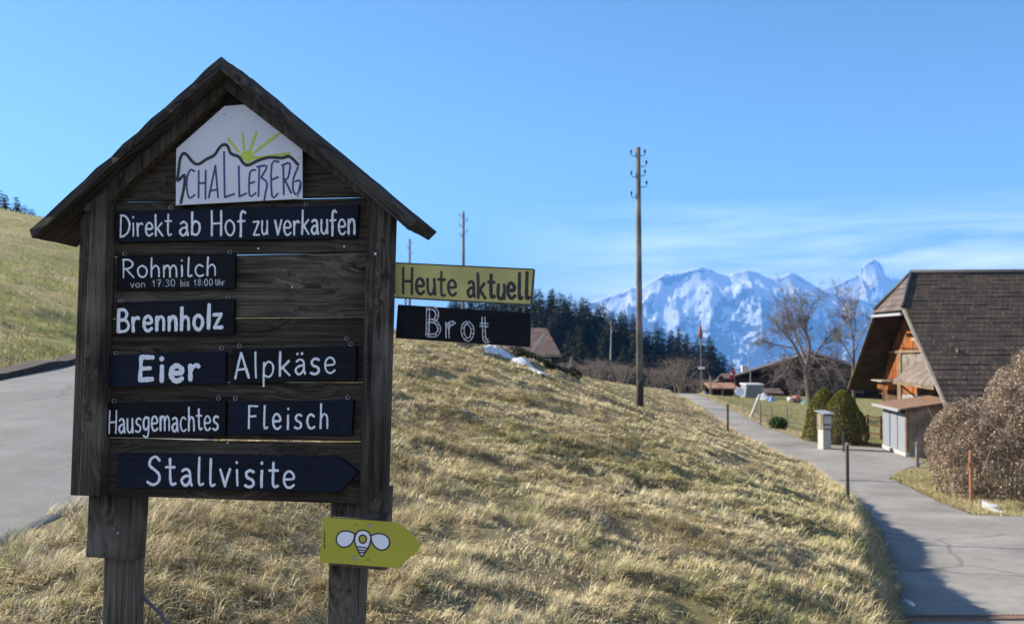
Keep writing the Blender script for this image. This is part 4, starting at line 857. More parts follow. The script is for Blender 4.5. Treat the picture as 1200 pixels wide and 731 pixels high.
bp_n = N('ShaderNodeBump'); bp_n.inputs['Strength'].default_value = .9; bp_n.inputs['Distance'].default_value = 40; K(n_.outputs[0], bp_n.inputs['Height']); K(bp_n.outputs[0], b_.inputs['Normal'])
def mountain(name, D, prof, base, run, seed, nx_=420, nv=130, rough=190):
    pxs = np.linspace(prof[0][0], prof[-1][0], nx_); py = np.interp(pxs, [p[0] for p in prof], [p[1] for p in prof])
    X = (pxs - 600) / F * D; H = (395 - py) / F * D
    H = H + (fbm(X / 90, X * 0 + seed, 4, seed) - .47) * 38
    v = np.concatenate([np.linspace(-.5, 0, 30)[:-1], np.linspace(0, 1, nv)]); XX, VV = np.meshgrid(X, v); HH = np.broadcast_to(H, XX.shape)
    a = np.abs(VV); fall = a ** .72
    sp = (fbm(XX / 620 + VV * .35, VV * 1.1 + seed, 5, seed + 3, True) - .5) * 2.0; sp2 = (fbm(XX / 170 + VV * 1.2, VV * 4 + seed, 4, seed + 9, True) - .5)
    amp = np.clip(a * 7, 0, 1) * (1 - .5 * a)
    Z = base + (HH - base) * (1 - fall) + rough * amp * (sp + .5 * sp2)
    Z = np.minimum(Z, HH - a * 40)
    Y = D - VV * run + (fbm(XX / 500, VV * 2, 3, seed + 5) - .5) * 350 * np.clip(a * 5, 0, 1)
    Zw = Z + CAMZ; k = np.arange(XX.size).reshape(XX.shape); q = np.stack([k[:-1, :-1], k[:-1, 1:], k[1:, 1:], k[1:, :-1]], -1).reshape(-1, 4)
    return tag(link(name, np_mesh(name, np.stack([XX, Y, Zw], -1).reshape(-1, 3), quads=q[:, ::-1]), M_mtn), kind='structure')
mountain('mountain_range', 12000, [(560, 420), (640, 372), (700, 350), (722, 343), (738, 338), (752, 337), (762, 328), (775, 323), (790, 321), (802, 318), (812, 315), (820, 313.5), (832, 315), (845, 321), (853, 322), (862, 318), (872, 316), (885, 320), (905, 326),
         (918, 322), (930, 319), (940, 325), (950, 332), (965, 340), (985, 347), (1010, 352), (1040, 358), (1080, 366), (1150, 380), (1240, 410)], -620, 1500, 3, rough=270)
mountain('mountain_peak', 14200, [(900, 372), (940, 350), (962, 339), (975, 336), (988, 330), (998, 324), (1008, 320), (1012, 311), (1017, 306.5), (1024, 304.5), (1031, 307), (1035, 313), (1038, 324), (1044, 326), (1052, 325), (1062, 330), (1090, 336), (1130, 346), (1200, 352), (1300, 372)], -300, 1000, 11, rough=120)

# ------------------------------------------------------------------ the air: one closed box of thin blue haze
hz = MB().box((0, 0, 70), (34600, 34600, 2140)).build('haze', None); hz.display_type = 'WIRE'; tag(hz, kind='stuff')
mhz = bpy.data.materials.new('haze'); mhz.use_nodes = True; hn = mhz.node_tree; hn.nodes.clear()
ho = hn.nodes.new('ShaderNodeOutputMaterial'); hv = hn.nodes.new('ShaderNodeVolumePrincipled'); hv.inputs['Color'].default_value = (.15, .42, 1.0, 1)
hv.inputs['Density'].default_value = 9.0e-5; hv.inputs['Anisotropy'].default_value = .1; hn.links.new(hv.outputs[0], ho.inputs['Volume']); hz.data.materials.append(mhz)

# ------------------------------------------------------------------ wooded slope
proto = [conifer_mesh(100 + k, s) for k, s in enumerate((1.0, .9, 1.1, .8, 1.2, .95))]
for m in proto: m.materials.append(M_fol)
def spruce(x, y, z, h, label, group, k=None, w=1.2):
    o = bpy.data.objects.new('spruce', proto[k if k is not None else random.randrange(6)]); COL.objects.link(o)
    o.location = (x, y, z); s = h * w * random.uniform(.9, 1.2); o.scale = (s, s, h); o.rotation_euler = (random.uniform(-.03, .03), random.uniform(-.03, .03), random.uniform(0, 6.28)); tag(o, label, 'tree', group); return o
FL, FG = 'dark green spruce among the dense spruces of the wooded slope', 'spruces on the wooded slope'
px = 528.0
while px < 886:                                  # the row that draws the skyline
    Y = random.uniform(285, 330); top = np.interp(px, SIL_PX, SIL_PY) + random.choice([-3, -1, 0, 2, 4, 7, 10]); x = (px - 600) / F * Y; zt = ZE((395 - top) / F * Y); h = random.uniform(17, 25)
    spruce(x, Y, zt - h, h, FL, FG); px += random.uniform(4, 7.5)
for k in range(222):
    px = random.uniform(526, 884) if random.random() < .85 else random.uniform(526, 760); Y = random.uniform(185, 320); x = (px - 600) / F * Y; b = float(ground(np.array([x]), np.array([Y]))[0]); h = random.uniform(14, 24)
    sil = np.interp(px, SIL_PX, SIL_PY) + random.uniform(4, 40); zt = min(b + h, ZE((395 - sil) / F * Y)); h = max(8, zt - b)
    spruce(x, Y, zt - h, h, FL, FG)
# pale dead spruce
Y = 190; p = at(713, 402, Y); V, T = branches(5, [([(0, 0, -1), (.1, 0, 3), (.05, 0, 6)], .16, .04)], 1, 0, .5); b = at(713, 378, Y); hgt = 5
M_dead = mat_plain('dead wood', (.30, .29, .27), .9, 0, .2, 5, 0)
o = link('dead_tree', np_mesh('dead_tree', V, T), M_dead, loc=(p[0], p[1] - 4, b[2] - 6.0)); tag(o, 'bleached dead tree standing pale against the dark wooded slope', 'tree')
# trees beyond the hill on the left
for px, top, h in ((-22, 226, 12), (-10, 222, 13), (2, 224, 12), (9, 229, 10), (15, 233, 9), (21, 238, 8), (27, 243, 7), (33, 247, 6), (38, 252, 5), (6, 234, 9)):
    Y = random.uniform(100, 112); t = at(px + 1, top - 5, Y); h += 3; spruce(t[0], Y, t[2] - h, h, 'dark conifer showing its tip over the brow of the hill at the left edge', 'conifers behind the left hill', w=1.0)
# bare shrubs in front of the wood
def shrub(px, base, top, Y, wpx, seed, label, mat):
    g = at(px, base, Y); hgt = (base - top) / F * Y; wd = wpx / F * Y; r = np.random.default_rng(seed); segs = []
    for k in range(11):
        a = r.uniform(0, 6.28); s = r.uniform(.15, .5) * wd; segs.append(([(r.normal(0, .25 * wd), r.normal(0, .2), -1.5), (s * math.cos(a) * .5, s * math.sin(a) * .5, hgt * .45), (s * math.cos(a), s * math.sin(a), hgt * r.uniform(.7, 1))], .07, .02))
    V, T = branches(seed, segs, 3, 1, .55)
    V = V.copy(); V[:, 2] = np.where(V[:, 2] > hgt, hgt + (V[:, 2] - hgt) * .25, V[:, 2])
    o = link('bare_shrub', np_mesh('bare_shrub', V, T), mat, loc=tuple(g)); tag(o, label, 'shrub', 'bare shrubs before the wood')
for i, (px, base, top, Y, w, lab) in enumerate(((672, 452, 428, 105, 46, 'low dark bare shrub farthest left, right of the post on the crest'), (703, 455, 425, 110, 52, 'wide greyish bare thicket left of the tall utility pole'), (728, 456, 430, 108, 40, 'bare brown shrub directly left of the tall utility pole'),
        (772, 460, 435, 112, 36, 'small bare shrub directly right of the tall utility pole'), (797, 462, 422, 115, 44, 'tallest pale brown bare shrub above the crest of the lane'), (822, 464, 446, 118, 26, 'lowest bare shrub beneath the thin mast'))):
    shrub(px, base + 4, top, Y, w, 300 + i, lab, M_twig2 if i in (4,) else M_twig)

# ------------------------------------------------------------------ utility poles, posts
M_pole = mat_wood('pole timber', (.10, .094, .085), (.21, .20, .183), 'Z', .5, .9, False, .4, .004)
M_ins = mat_plain('insulator', (.05, .035, .03), .3, 0, .1, 10, 0); M_iron = mat_plain('iron', (.06, .06, .06), .6, .6, .2, 20, .1)
M_dark = mat_plain('tarred foot', (.03, .026, .022), .9, 0, .2, 12, .3)
def upole(pxt, pyt, pxb, Y, r, brackets, label, base=None, hcap=9.5):
    t = at(pxt, pyt, Y); xb = at(pxb, 480, Y)[0]; z0 = gz(xb, Y); root = empty('utility_pole', (xb, Y, z0)); tag(root, label, 'utility pole')
    h = t[2] - z0; dx = t[0] - xb
    MB().tube([(0, 0, -.4), (dx * .5, 0, h * .5), (dx, 0, h)], [r, r * .85, r * .7], 12).build('shaft', M_pole, root, smooth=True)
    if base: MB().tube([(0, 0, -.3), (0, 0, .9), (dx * .1, 0, 1.0)], [r * 1.06, r * 1.05, r * 1.0], 12).build('tarred_foot', M_dark, root, smooth=True)
    for sx, py in brackets:
        z = at(pxt, py, Y)[2] - z0; x0 = dx * z / h; mb = MB(); L_ = .23 if abs(sx) < 1.5 else .3
        mb.tube([(x0, 0, z - .08), (x0 + sx * L_ * .7, 0, z - .1), (x0 + sx * L_, 0, z - .05), (x0 + sx * L_, 0, z + .04)], .014, 6); br = mb.build('bracket', M_iron, root)
        mb = MB(); mb.lathe([(.022, 0), (.038, .015), (.027, .045), (.038, .06), (.032, .1), (.012, .115)], 10, (x0 + sx * L_, 0, z)); mb.build('insulator', M_ins, br, smooth=True)
    return root
upole(747.6, 173, 750, 33, .115, [(-1, 179.5), (1, 179.5), (1.2, 192), (-1, 204), (1, 203), (1.2, 216), (-1, 228)], 'tall wooden utility pole standing on the meadow crest, nearest of the poles', True)
upole(543, 248, 543, 64, .12, [(-1, 252), (1, 258), (-1, 264), (-1, 275), (1, 271)], 'distant wooden utility pole rising behind the middle of the yellow board')
upole(480, 280, 480, 85, .12, [(1, 284), (-1, 290), (1, 296)], 'farthest utility pole, seen beside the right upright of the notice board')
def gpost(px, py, Y, h, w, name, label, mat, group=None, tilt=0, cat='post', flat=False, band=None):
    g = at(px, py, Y); z = gz(g[0], Y); root = empty(name, (g[0], Y, z)); tag(root, label, cat, group)
    mb = MB(); tx = math.sin(tilt)
    mb.tube([(-tx * .25, 0, -.25), (tx * h * .5, 0, h * .5), (tx * h * .985, 0, h * .985), (tx * h, 0, h)], [w, w * .95, w * .9, w * .6], 8); mb.build('shaft', mat, root)
    return root
M_gp = mat_plain('dark steel post', (.05, .055, .06), .5, .5, .2, 20, .1); M_grey = mat_wood('grey post timber', (.12, .11, .095), (.26, .24, .21), 'Z', 1, .9, False, .4, .003)
M_rust = mat_plain('orange post paint', (.27, .12, .055), .7, 0, .25, 12, .2)
r1 = gpost(993.5, 588, 18.5, 1.03, .034, 'marker_post', 'slim dark marker post with a light cap on the bank above the lane', M_gp, 'posts along the lane')
MB().tube([(0, 0, 1.0), (0, 0, 1.05)], .037, 8).build('cap', M_grey, r1)
g = at(853, 508, 44); r2 = gpost(853, 508, 43, 1.15, .05, 'marker_post', 'dark marker post at the left edge of the lane, near its distant bend', M_gp, 'posts along the lane')
MB().tube([(0, 0, 1.12), (0, 0, 1.19)], .055, 8).build('cap', M_gp, r2)
r3 = gpost(1075, 552, 35.0, .85, .07, 'wooden_post', 'short grey wooden post in front of the shed', M_grey, 'posts along the lane')
MB().tube([(0, 0, .84), (0, 0, .88)], [.075, .05], 8).build('cap', M_grey, r3)
r4 = gpost(1138, 580, 25.2, 1.3, .05, 'marker_post', 'orange brown wooden stake before the brown hedge', M_rust, 'posts along the lane')
MB().box((0, -.05, .95), (.16, .03, .12)).build('insulator', M_rust, r4)
gpost(670, 448, 41, 1.05, .07, 'fence_post', 'grey wooden fence post alone on the meadow crest', M_grey, 'fence posts')
gpost(880, 492, 55, 1.25, .085, 'fence_post', 'pale fence post leaning steeply to the right beside the lane', mat_plain('pale concrete', (.42, .41, .38), .9, 0, .15, 8, .2), 'fence posts', .42)
for px, py, h, lab in ((891, 500, 1.05, 'thin grey fence post just right of the leaning pale post'), (904, 505, 1.0, 'thin fence post left of the small green bush'), (922.5, 510, 1.05, 'thin fence post right of the small green bush')):
    gpost(px, py, 51, h, .04, 'fence_post', lab, M_grey, 'fence posts')
gpost(988.5, 521, 40, .85, .045, 'fence_post', 'dark wooden post against the shaded side of the clipped yews', M_gp, 'fence posts')
# wire netting between the thin posts
M_wire = mat_plain('wire', (.16, .16, .15), .6, .6, .1, 20, 0)
A = at(891, 500, 51); B = at(990, 524, 47); mb = MB()
for q in (.25, .5, .75, .98): mb.tube([(A[0], 51, gz(A[0], 51) + q), ((A[0] + B[0]) / 2, 49.2, gz((A[0] + B[0]) / 2, 49.2) + q - .02), (B[0], 47.5, gz(B[0], 47.5) + q)], .008, 4)
o = mb.build('wire_fence', M_wire, off=tuple(mb.v[0]), loc=mb.v[0]); tag(o, 'thin wires of the fence strung beside the garden', 'fence')

# ------------------------------------------------------------------ parcel box on its pillar
c = at(966, 523, 41); z0 = gz(c[0], 41); pb = empty('post_box', (c[0], 41, z0), R(20)); tag(pb, 'pale wooden box with a little roof on a concrete pillar beside the yews', 'post box')
M_conc = mat_plain('concrete', (.38, .37, .35), .9, 0, .15, 7, .4, .01); M_boxw = mat_wood('box timber', (.20, .17, .12), (.38, .33, .25), 'Z', 1, .8, False, .3, .003, .09); M_lid = mat_plain('zinc', (.36, .37, .38), .45, .3, .1, 6, .05)
MB().prism([(-.21, -.2, -.2), (.21, -.2, -.2), (.18, -.17, .82), (-.18, -.17, .82)], (0, .36, 0)).build('pillar', M_conc, pb, bevel=.015)
MB().box((0, 0, 1.14), (.40, .42, .62)).build('box', M_boxw, pb, bevel=.008)
MB().box((0, -.225, 1.22), (.33, .025, .32)).build('door', M_lid, pb, bevel=.005); MB().box((0, -.22, .93), (.33, .02, .12)).build('flap', M_lid, pb, bevel=.005)
MB().prism([(-.27, -.32, 1.46), (.27, -.32, 1.46), (.27, .3, 1.56), (-.27, .3, 1.56)], (0, 0, .03)).build('roof', M_lid, pb)

# ------------------------------------------------------------------ clipped yews, hedge, small bush
M_yew = mat_attr('yew needles', .7, .1, .2, 9.0)
def yew(px, base, top, Y, hw, seed, label):
    g = at(px, base, Y); z0 = gz(g[0], Y); h = at(px, top, Y)[2] - z0; r = np.random.default_rng(seed); n = 16000
    u = r.random(n) ** .8; a = r.uniform(0, 6.28, n); prof = hw * 1.08 * np.clip(1 - u ** 1.9, 0, 1) ** .62 * (1 + .06 * np.sin(7 * u + seed))
    lump = .86 + .26 * fbm(a * 2.2 + 3, u * 6 + seed, 3, seed); d = prof * lump * (1 - .16 * r.random(n) ** 2)
    P = np.stack([d * np.cos(a), d * np.sin(a), u * h * (.97 + .06 * r.random(n))], -1)
    V, q = leaf_cloud(P, .032, r); V[:, 2] += .0
    up_ = np.tile(r.uniform(.75, 1.3, (n, 1)), (1, 4)).reshape(-1, 1); col = np.array([.125, .125, .024]) * up_
    root = empty('clipped_yew', (g[0], Y, z0)); tag(root, label, 'shrub', 'clipped yews')
    link('foliage', np_mesh('foliage', V, quads=q, col=col), M_yew, root)
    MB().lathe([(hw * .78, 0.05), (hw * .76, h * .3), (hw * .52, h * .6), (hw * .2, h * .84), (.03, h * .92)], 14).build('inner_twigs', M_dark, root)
    MB().tube([(0, 0, -.1), (0, 0, h * .6)], .09, 8).build('trunk', M_bark, root)
yew(966, 522, 456.5, 44.2, .88, 2, 'smaller clipped yew on the left, sunlit yellow green'); yew(988, 524, 458, 43.2, .98, 6, 'larger clipped yew on the right, mostly in its own shade')
def hedge():
    r = np.random.default_rng(12); n = 210000; x0, x1 = 0.0, 8.5; x = r.uniform(0, 1, n) ** .9 * (x1 - x0) + x0
    top = 3.75 * (sstep(-.8, .55, x) * .74 + .26 * sstep(.3, 2.2, x)) * (.78 + .40 * fbm(x * 1.3, x * 0 + 3, 4, 5)); a = r.uniform(0, math.pi, n)
    lump = .70 + .58 * fbm(x * 1.7 + 4, a * 2.4, 4, 8); d = np.sqrt(r.random(n)) ** .35 * lump
    y = -np.cos(a) * 1.55 * d * (.55 + .45 * sstep(-.2, 1.6, x)); z = np.abs(np.sin(a)) ** .7 * top * d
    P = np.stack([x - .35 * np.sin(a) * d * sstep(1.5, 0, x), y, z], -1)
    kp = fbm(P[:, 0] * 2.6 + P[:, 2] * .6, P[:, 2] * 2.2 + P[:, 1] * 1.5, 3, 61) > .34 - .14 * sstep(1.6, .3, P[:, 2]); P = P[kp]; n = len(P)
    V, q = leaf_cloud(P, .030, r); pal = np.array([[.29, .215, .155], [.38, .295, .22], [.20, .145, .10], [.50, .41, .32], [.25, .21, .135]])
    col = np.repeat(pal[r.choice(5, n, p=[.3, .27, .2, .13, .1])] * r.uniform(.75, 1.25, (n, 1)), 4, 0)
    return V, q, col
g = at(1090, 596, 25.6); hx, hy = g[0] + .75, 26.6; hzv = gz(hx + 2, hy)
hd = empty('hedge', (hx, hy, hzv - .05), R(-4)); tag(hd, 'big brown leafless looking hedge at the right edge in front of the barn', 'hedge')
V, q, col = hedge(); M_leaf = mat_attr('withered leaves', .85, .25, .15, 4.0); link('withered_leaves', np_mesh('withered_leaves', V, quads=q, col=col), M_leaf, hd)
r = np.random.default_rng(31); segs = []
for k in range(150):
    x = r.uniform(.05, 8.2); h = 2.9 * (float(sstep(-.8, .55, x)) * .74 + .26 * float(sstep(.3, 2.2, x))); segs.append(([(x, r.normal(0, .3), -.1), (x + r.normal(0, .3), r.normal(0, .5), h * .5), (x + r.normal(0, .4), r.normal(-.3, .7), h * r.uniform(.9, 1.26))], .022, .005))
V, T = branches(31, segs, 0); link('twigs', np_mesh('twigs', V, T), M_twig, hd)
g = at(912, 506, 49.5); r = np.random.default_rng(4); n = 2600; P = r.normal(0, 1, (n, 3)); P /= np.linalg.norm(P, axis=1)[:, None]; P = P * np.array([.55, .45, .5]) * (r.random((n, 1)) ** .3) * (.8 + .4 * r.random((n, 1))) + np.array([0, 0, .38]); P[:, 2] = np.abs(P[:, 2])
V, q = leaf_cloud(P, .06, r); o = link('small_bush', np_mesh('small_bush', V * np.array([.75, .75, .7]), quads=q, col=np.repeat(np.array([.05, .085, .028]) * r.uniform(.6, 1.4, (n, 1)), 4, 0)), M_yew, loc=(g[0], 49.5, gz(g[0], 49.5) - .02)); tag(o, 'small dark green bush at the garden fence', 'shrub')

# ------------------------------------------------------------------ bare trees by the farmhouse
def bare_tree(Y, base, limbs, seed, label, scale_r, depth=4, twigs=2, thin=.6):
    g = at(*base, Y); z0 = gz(g[0], Y); px_m = Y / F; segs = []
    for pts, r0, r1, dy in limbs:
        segs.append(([((x - base[0]) * px_m, dy * k / max(1, len(pts) - 1), (base[1] - y) * px_m + (g[2] - z0)) for k, (x, y) in enumerate(pts)], r0 * thin, r1 * thin))
    segs[0] = ([(segs[0][0][0][0], 0, -.2)] + segs[0][0], segs[0][1], segs[0][2])
    root = empty('bare_tree', (g[0], Y, z0)); tag(root, label, 'tree', 'leafless trees by the farmhouse')
    V, T = branches(seed, segs[:1], 0); link('trunk', np_mesh('trunk', V, T), M_bark, root)
    V, T = branches(seed, segs[1:], depth, twigs, .62); link('branches', np_mesh('branches', V, T), M_twig3, root)
bare_tree(62, (950, 470), [([(950, 470), (947, 448), (945, 425)], .50, .34, 0), ([(945, 430), (950, 405), (946, 385), (955, 358)], .26, .06, .5), ([(944, 432), (932, 410), (922, 396), (908, 385)], .2, .05, -1), ([(946, 428), (938, 400), (930, 375), (925, 355)], .16, .04, 1.2),
     ([(948, 426), (962, 405), (972, 392), (980, 384)], .13, .03, -.6), ([(945, 400), (938, 380), (945, 360)], .1, .03, .9), ([(930, 408), (912, 404), (896, 400)], .09, .03, .4), ([(946, 440), (925, 428), (908, 440)], .10, .03, -1.5), ([(948, 440), (968, 430), (985, 442)], .10, .03, -1.3), ([(942, 420), (925, 425), (912, 448)], .06, .02, -2), ([(950, 420), (970, 424), (978, 450)], .06, .02, -2), ([(946, 415), (938, 428), (930, 455)], .05, .02, -2.4), ([(950, 415), (960, 432), (964, 458)], .05, .02, -2.2)], 71, 'gnarled leafless tree with a thick trunk before the dark farmhouse', 1)
bare_tree(58, (1001, 476), [([(1001, 476), (1000, 440), (1001, 410)], .2, .15, 0), ([(1001, 412), (999, 385), (994, 365), (991, 347)], .12, .03, .4), ([(1001, 415), (1008, 392), (1018, 375)], .1, .03, -.8), ([(1000, 425), (988, 405), (978, 398)], .08, .025, -.6), ([(1000, 400), (1006, 380), (1004, 358)], .08, .02, .7)], 88, 'slimmer leafless tree just left of the barn roof', 1)
# ------------------------------------------------------------------ the barn
TH = -0.0791; B1 = np.array([math.cos(TH), math.sin(TH), 0]); B2 = np.array([-math.sin(TH), math.cos(TH), 0]); B3 = np.array([0, 0, 1.])
BZ0 = ZE(-4.95); BO = np.array([17.685, 44.0, BZ0]); ZR = ZE(2.84) - BZ0; SL = .763; BW = 7.07; BH = 2.0; BB = .95; BL = 17.0
barn = empty('barn', tuple(BO), TH); tag(barn, 'big old timber barn with a half hipped dark tiled roof and orange brown gable boards', 'barn')
def toB(p): q = np.array(p) - BO; return np.array([q @ B1, q @ B2, q[2]])
def gp(px, py, a):                       # photo pixel -> point of the barn's gable plane at local a
    d = ray(px, py); o = BO + B1 * a; t = np.dot(o - CAMP, B1) / np.dot(d, B1); return toB(CAMP + d * t)
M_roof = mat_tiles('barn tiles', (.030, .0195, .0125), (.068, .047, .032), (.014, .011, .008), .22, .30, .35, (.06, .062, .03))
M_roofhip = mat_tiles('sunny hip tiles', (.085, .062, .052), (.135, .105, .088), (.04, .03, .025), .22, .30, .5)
M_under = mat_wood('underside boards', (.03, .022, .016), (.075, .055, .04), 'X', .4, .9, False, .3, .004)
M_orange = mat_wood('orange gable boards', (.15, .043, .011), (.31, .108, .03), 'Z', .6, .8, True, .5, .004, .19, (.14, .09, .06))
M_greyw = mat_wood('grey gable boards', (.10, .088, .075), (.235, .21, .18), 'Y', .5, .9, False, .5, .006)
M_greyv = mat_wood('grey upright boards', (.14, .13, .12), (.32, .30, .28), 'Z', .6, .9, False, .5, .004, .16)
M_brown = mat_wood('brown barn boards', (.055, .034, .02), (.15, .095, .055), 'Z', .5, .9, False, .5, .004, .2)
M_beam = mat_wood('beam timber', (.10, .07, .045), (.24, .18, .12), 'Z', .5, .9, False, .4, .003)
M_fascia = mat_wood('pale verge board', (.19, .175, .155), (.34, .315, .28), 'X', .5, .8, False, .2, .002)
M_stone = mat_plain('foundation stone', (.34, .32, .29), .9, 0, .2, 3, .4, .02)
def slope(name, xdir, ydir, origin, outline_left, x1, length, mat, row=.30, th=.10):
    """tiled slope: courses as overlapping wedges; outline_left(y) is the left bound at y up the slope"""
    rs = random.Random(17); mb = MB(); n = int(length / row); yy = np.linspace(0, length, n + 1)
    for i in range(n):
        y0, y1 = yy[i], yy[i + 1] + .05 if i < n - 1 else yy[i + 1]; xl0, xl1 = outline_left(y0), outline_left(min(y1, length)); r0, r1 = x1(y0), x1(min(y1, length))
        if r0 - xl0 < .02: continue
        sg = max(1, int((r0 - xl0) / 1.1)); e0 = np.linspace(xl0, r0, sg + 1); e1 = np.linspace(xl1, r1, sg + 1); dn = -th + .003 * (i % 2)
        for j in range(sg):
            lf = .012 + .03 * rs.random(); ya = y0 - .03 * rs.random() if i else y0
            pts = [(e0[j], ya, dn), (e0[j + 1], ya, dn), (e1[j + 1], y1, dn), (e1[j], y1, dn), (e0[j], ya, lf), (e0[j + 1], ya, lf * .9), (e1[j + 1], y1, .004), (e1[j], y1, .004)]
            mb.add(pts, [(3, 2, 1, 0), (4, 5, 6, 7), (0, 1, 5, 4), (2, 3, 7, 6), (1, 2, 6, 5), (3, 0, 4, 7)])
    z = np.cross(xdir, ydir); M4 = Matrix([[xdir[k], ydir[k], z[k], origin[k]] for k in range(3)] + [[0, 0, 0, 1]])
    return mb.build(name, mat, barn, matrix=M4)
nl = math.hypot(1, SL); sy = np.array([0, 1, SL]) / nl; LS = BW * nl; yh = (BW - BH) * nl
fr = slope('roof_front', np.array([1., 0, 0]), sy, np.array([0, -BW, ZR - SL * BW]), lambda y: -BB if y <= yh else -BB * (1 - (y - yh) / (LS - yh)), lambda y: BL, LS, M_roof)
sb = np.array([0, -1, SL]) / nl
slope('roof_back', np.array([-1., 0, 0]), sb, np.array([0, BW, ZR - SL * BW]), lambda y: -BL, lambda y: BB if y <= yh else BB * (1 - (y - yh) / (LS - yh)), LS, M_roof)
hp = np.array([BB + .12, 0, SL * BH + .12 * SL * BH / BB]); hl = np.linalg.norm(hp); hp /= hl; hw_ = BH * 1.06
slope('roof_hip', np.array([0, -1., 0]), hp, np.array([-BB - .12, 0, ZR - SL * BH - .12 * SL * BH / BB]), lambda y: -hw_ * (1 - y / hl), lambda y: hw_ * (1 - y / hl), hl, M_roofhip, .27, .08)
# soffit boards under the deep overhang, verge boards, ridge, gutter
for sg, nm in ((-1, 'a'), (1, 'b')):
    MB().prism([(-BB + .02, sg * BH, ZR - SL * BH - .14), (.8, sg * .1, ZR - .2), (BL - .05, sg * .1, ZR - .2), (BL - .05, sg * (BW - .05), ZR - SL * BW - .10), (-BB + .02, sg * (BW - .05), ZR - SL * BW - .10)], (0, 0, -.04)).build('soffit', M_under, barn)
    MB().bar((-BB - .03, sg * (BH - .1), ZR - SL * BH - .02), (-BB - .03, sg * (BW + .02), ZR - SL * BW - .09), .05, .15, (1, 0, 0)).build('verge_board', M_fascia if sg < 0 else M_beam, barn)
MB().box((-BB - .18, 0, ZR - SL * BH - .34), (.10, 2 * hw_ + .1, .11)).build('hip_gutter', M_lid, barn)
mb = MB(); mb.tube([(-.05, 0, ZR + .03), (BL, 0, ZR + .03)], .11, 8)
mb.tube([(-.02, -.02, ZR + .02), (-BB - .1, -BH * 1.04, ZR - SL * BH - .02)], .085, 8); mb.tube([(-.02, .02, ZR + .02), (-BB - .1, BH * 1.04, ZR - SL * BH - .02)], .085, 8)
mb.build('ridge_cap', M_iron, barn, smooth=True)
MB().box((5.05, 0, ZR + .18), (.22, .22, .26)).build('ridge_vent', M_iron, barn)
mb = MB(); r = np.random.default_rng(9)
for i in range(1, 26, 1):
    for k in range(9):
        x = k * 1.15 + (i % 2) * .58 + r.normal(0, .12) - .4; y = .32 * i + r.normal(0, .02)
        xl = -BB if y <= yh else -BB * (1 - (y - yh) / (LS - yh))
        if r.random() < .55 and x > xl + .1: mb.box((x, y, .045), (.035, .05, .035))
sg_ = mb.build('snow_guards', M_greyv, fr); tag(sg_, kind='stuff')
# walls
GA = .35; CW = 4.95; ze = lambda c: ZR - SL * abs(c) - .2
MB().prism([(GA, -CW, .5), (GA, -CW, ze(CW)), (GA, 0, ze(0)), (GA, CW, ze(CW)), (GA, CW, .5)], (.16, 0, 0)).build('gable_wall', M_brown, barn)
MB().prism([(GA - .04, -CW - .05, -.5), (GA - .04, -CW - .05, .5), (GA - .04, CW + .05, .5), (GA - .04, CW + .05, -.5)], (.3, 0, 0)).build('foundation', M_stone, barn)
for sg in (-1, 1): MB().box((GA + (BL - GA) / 2, sg * (CW - .09), (ze(CW) + 0) / 2), (BL - GA - .2, .16, ze(CW))).build('side_wall', M_brown, barn)
def gpanel(pts, a, th, mat, name, parent=None): return MB().prism([gp(x, y, a) for x, y in pts], (th, 0, 0)).build(name, mat, parent or barn)
# orange weathered cladding of the upper gable, shingled panel, beams
MB().prism([gp(1029, 462, GA - .05)] + [np.array([GA - .05, 3.9, ze(3.9) - .1]), np.array([GA - .05, 0, ze(0) - .1]), np.array([GA - .05, -4.9, ze(4.9) - .1]), gp(1122, 413, GA - .05), gp(1055, 413, GA - .05), gp(1055, 462, GA - .05)], (.045, 0, 0)).build('gable_boards', M_orange, barn)
gpanel([(1056, 413.5), (1122, 409), (1122, 441), (1056, 441)], GA - .06, .055, M_greyw, 'board_panel')
gpanel([(1041, 411), (1086, 409.5), (1086, 412.5), (1041, 414)], GA - .16, .10, M_beam, 'beam')
gpanel([(1051.5, 414), (1055.5, 414), (1055.5, 472), (1051.5, 473)], GA - .12, .11, M_beam, 'upright')
gpanel([(1082, 411), (1085, 411), (1085, 436), (1082, 436)], GA - .14, .07, M_orange, 'upright')
gpanel([(1034, 446), (1051, 443), (1051, 478), (1034, 478)], GA - .055, .05, M_brown, 'lower_boards')
gpanel([(1056, 446), (1100, 446), (1100, 461), (1056, 461.5)], GA - .055, .05, M_orange, 'window_boards')
gpanel([(1056, 462), (1100, 461.5), (1100, 480), (1056, 480)], GA - .055, .05, M_greyv, 'lower_grey_boards')
MB().prism([gp(1068, 396, GA - .3), gp(1080, 399, GA - .3), gp(1080, 401, GA - .3), gp(1068, 398.5, GA - .3)], (.25, 0, 0)).build('ledge', M_fascia, barn)
# hay loft hatch box at the shadow line
p0, p1 = gp(1028, 446, GA - .5), gp(1040, 457, GA - .5)
MB().box(((p0[0] + GA) / 2, (p0[1] + p1[1]) / 2, (p0[2] + p1[2]) / 2), (.5, abs(p1[1] - p0[1]), abs(p1[2] - p0[2]))).build('hatch_box', M_orange, barn)
MB().box((p0[0] - .03, (p0[1] + p1[1]) / 2, max(p0[2], p1[2]) + .04), (.5, abs(p1[1] - p0[1]) + .12, .05)).build('hatch_shelf', M_fascia, barn)
M_canopy = mat_wood('canopy shingles', (.10, .08, .07), (.21, .175, .15), 'X', .6, .9, False, .4, .01)
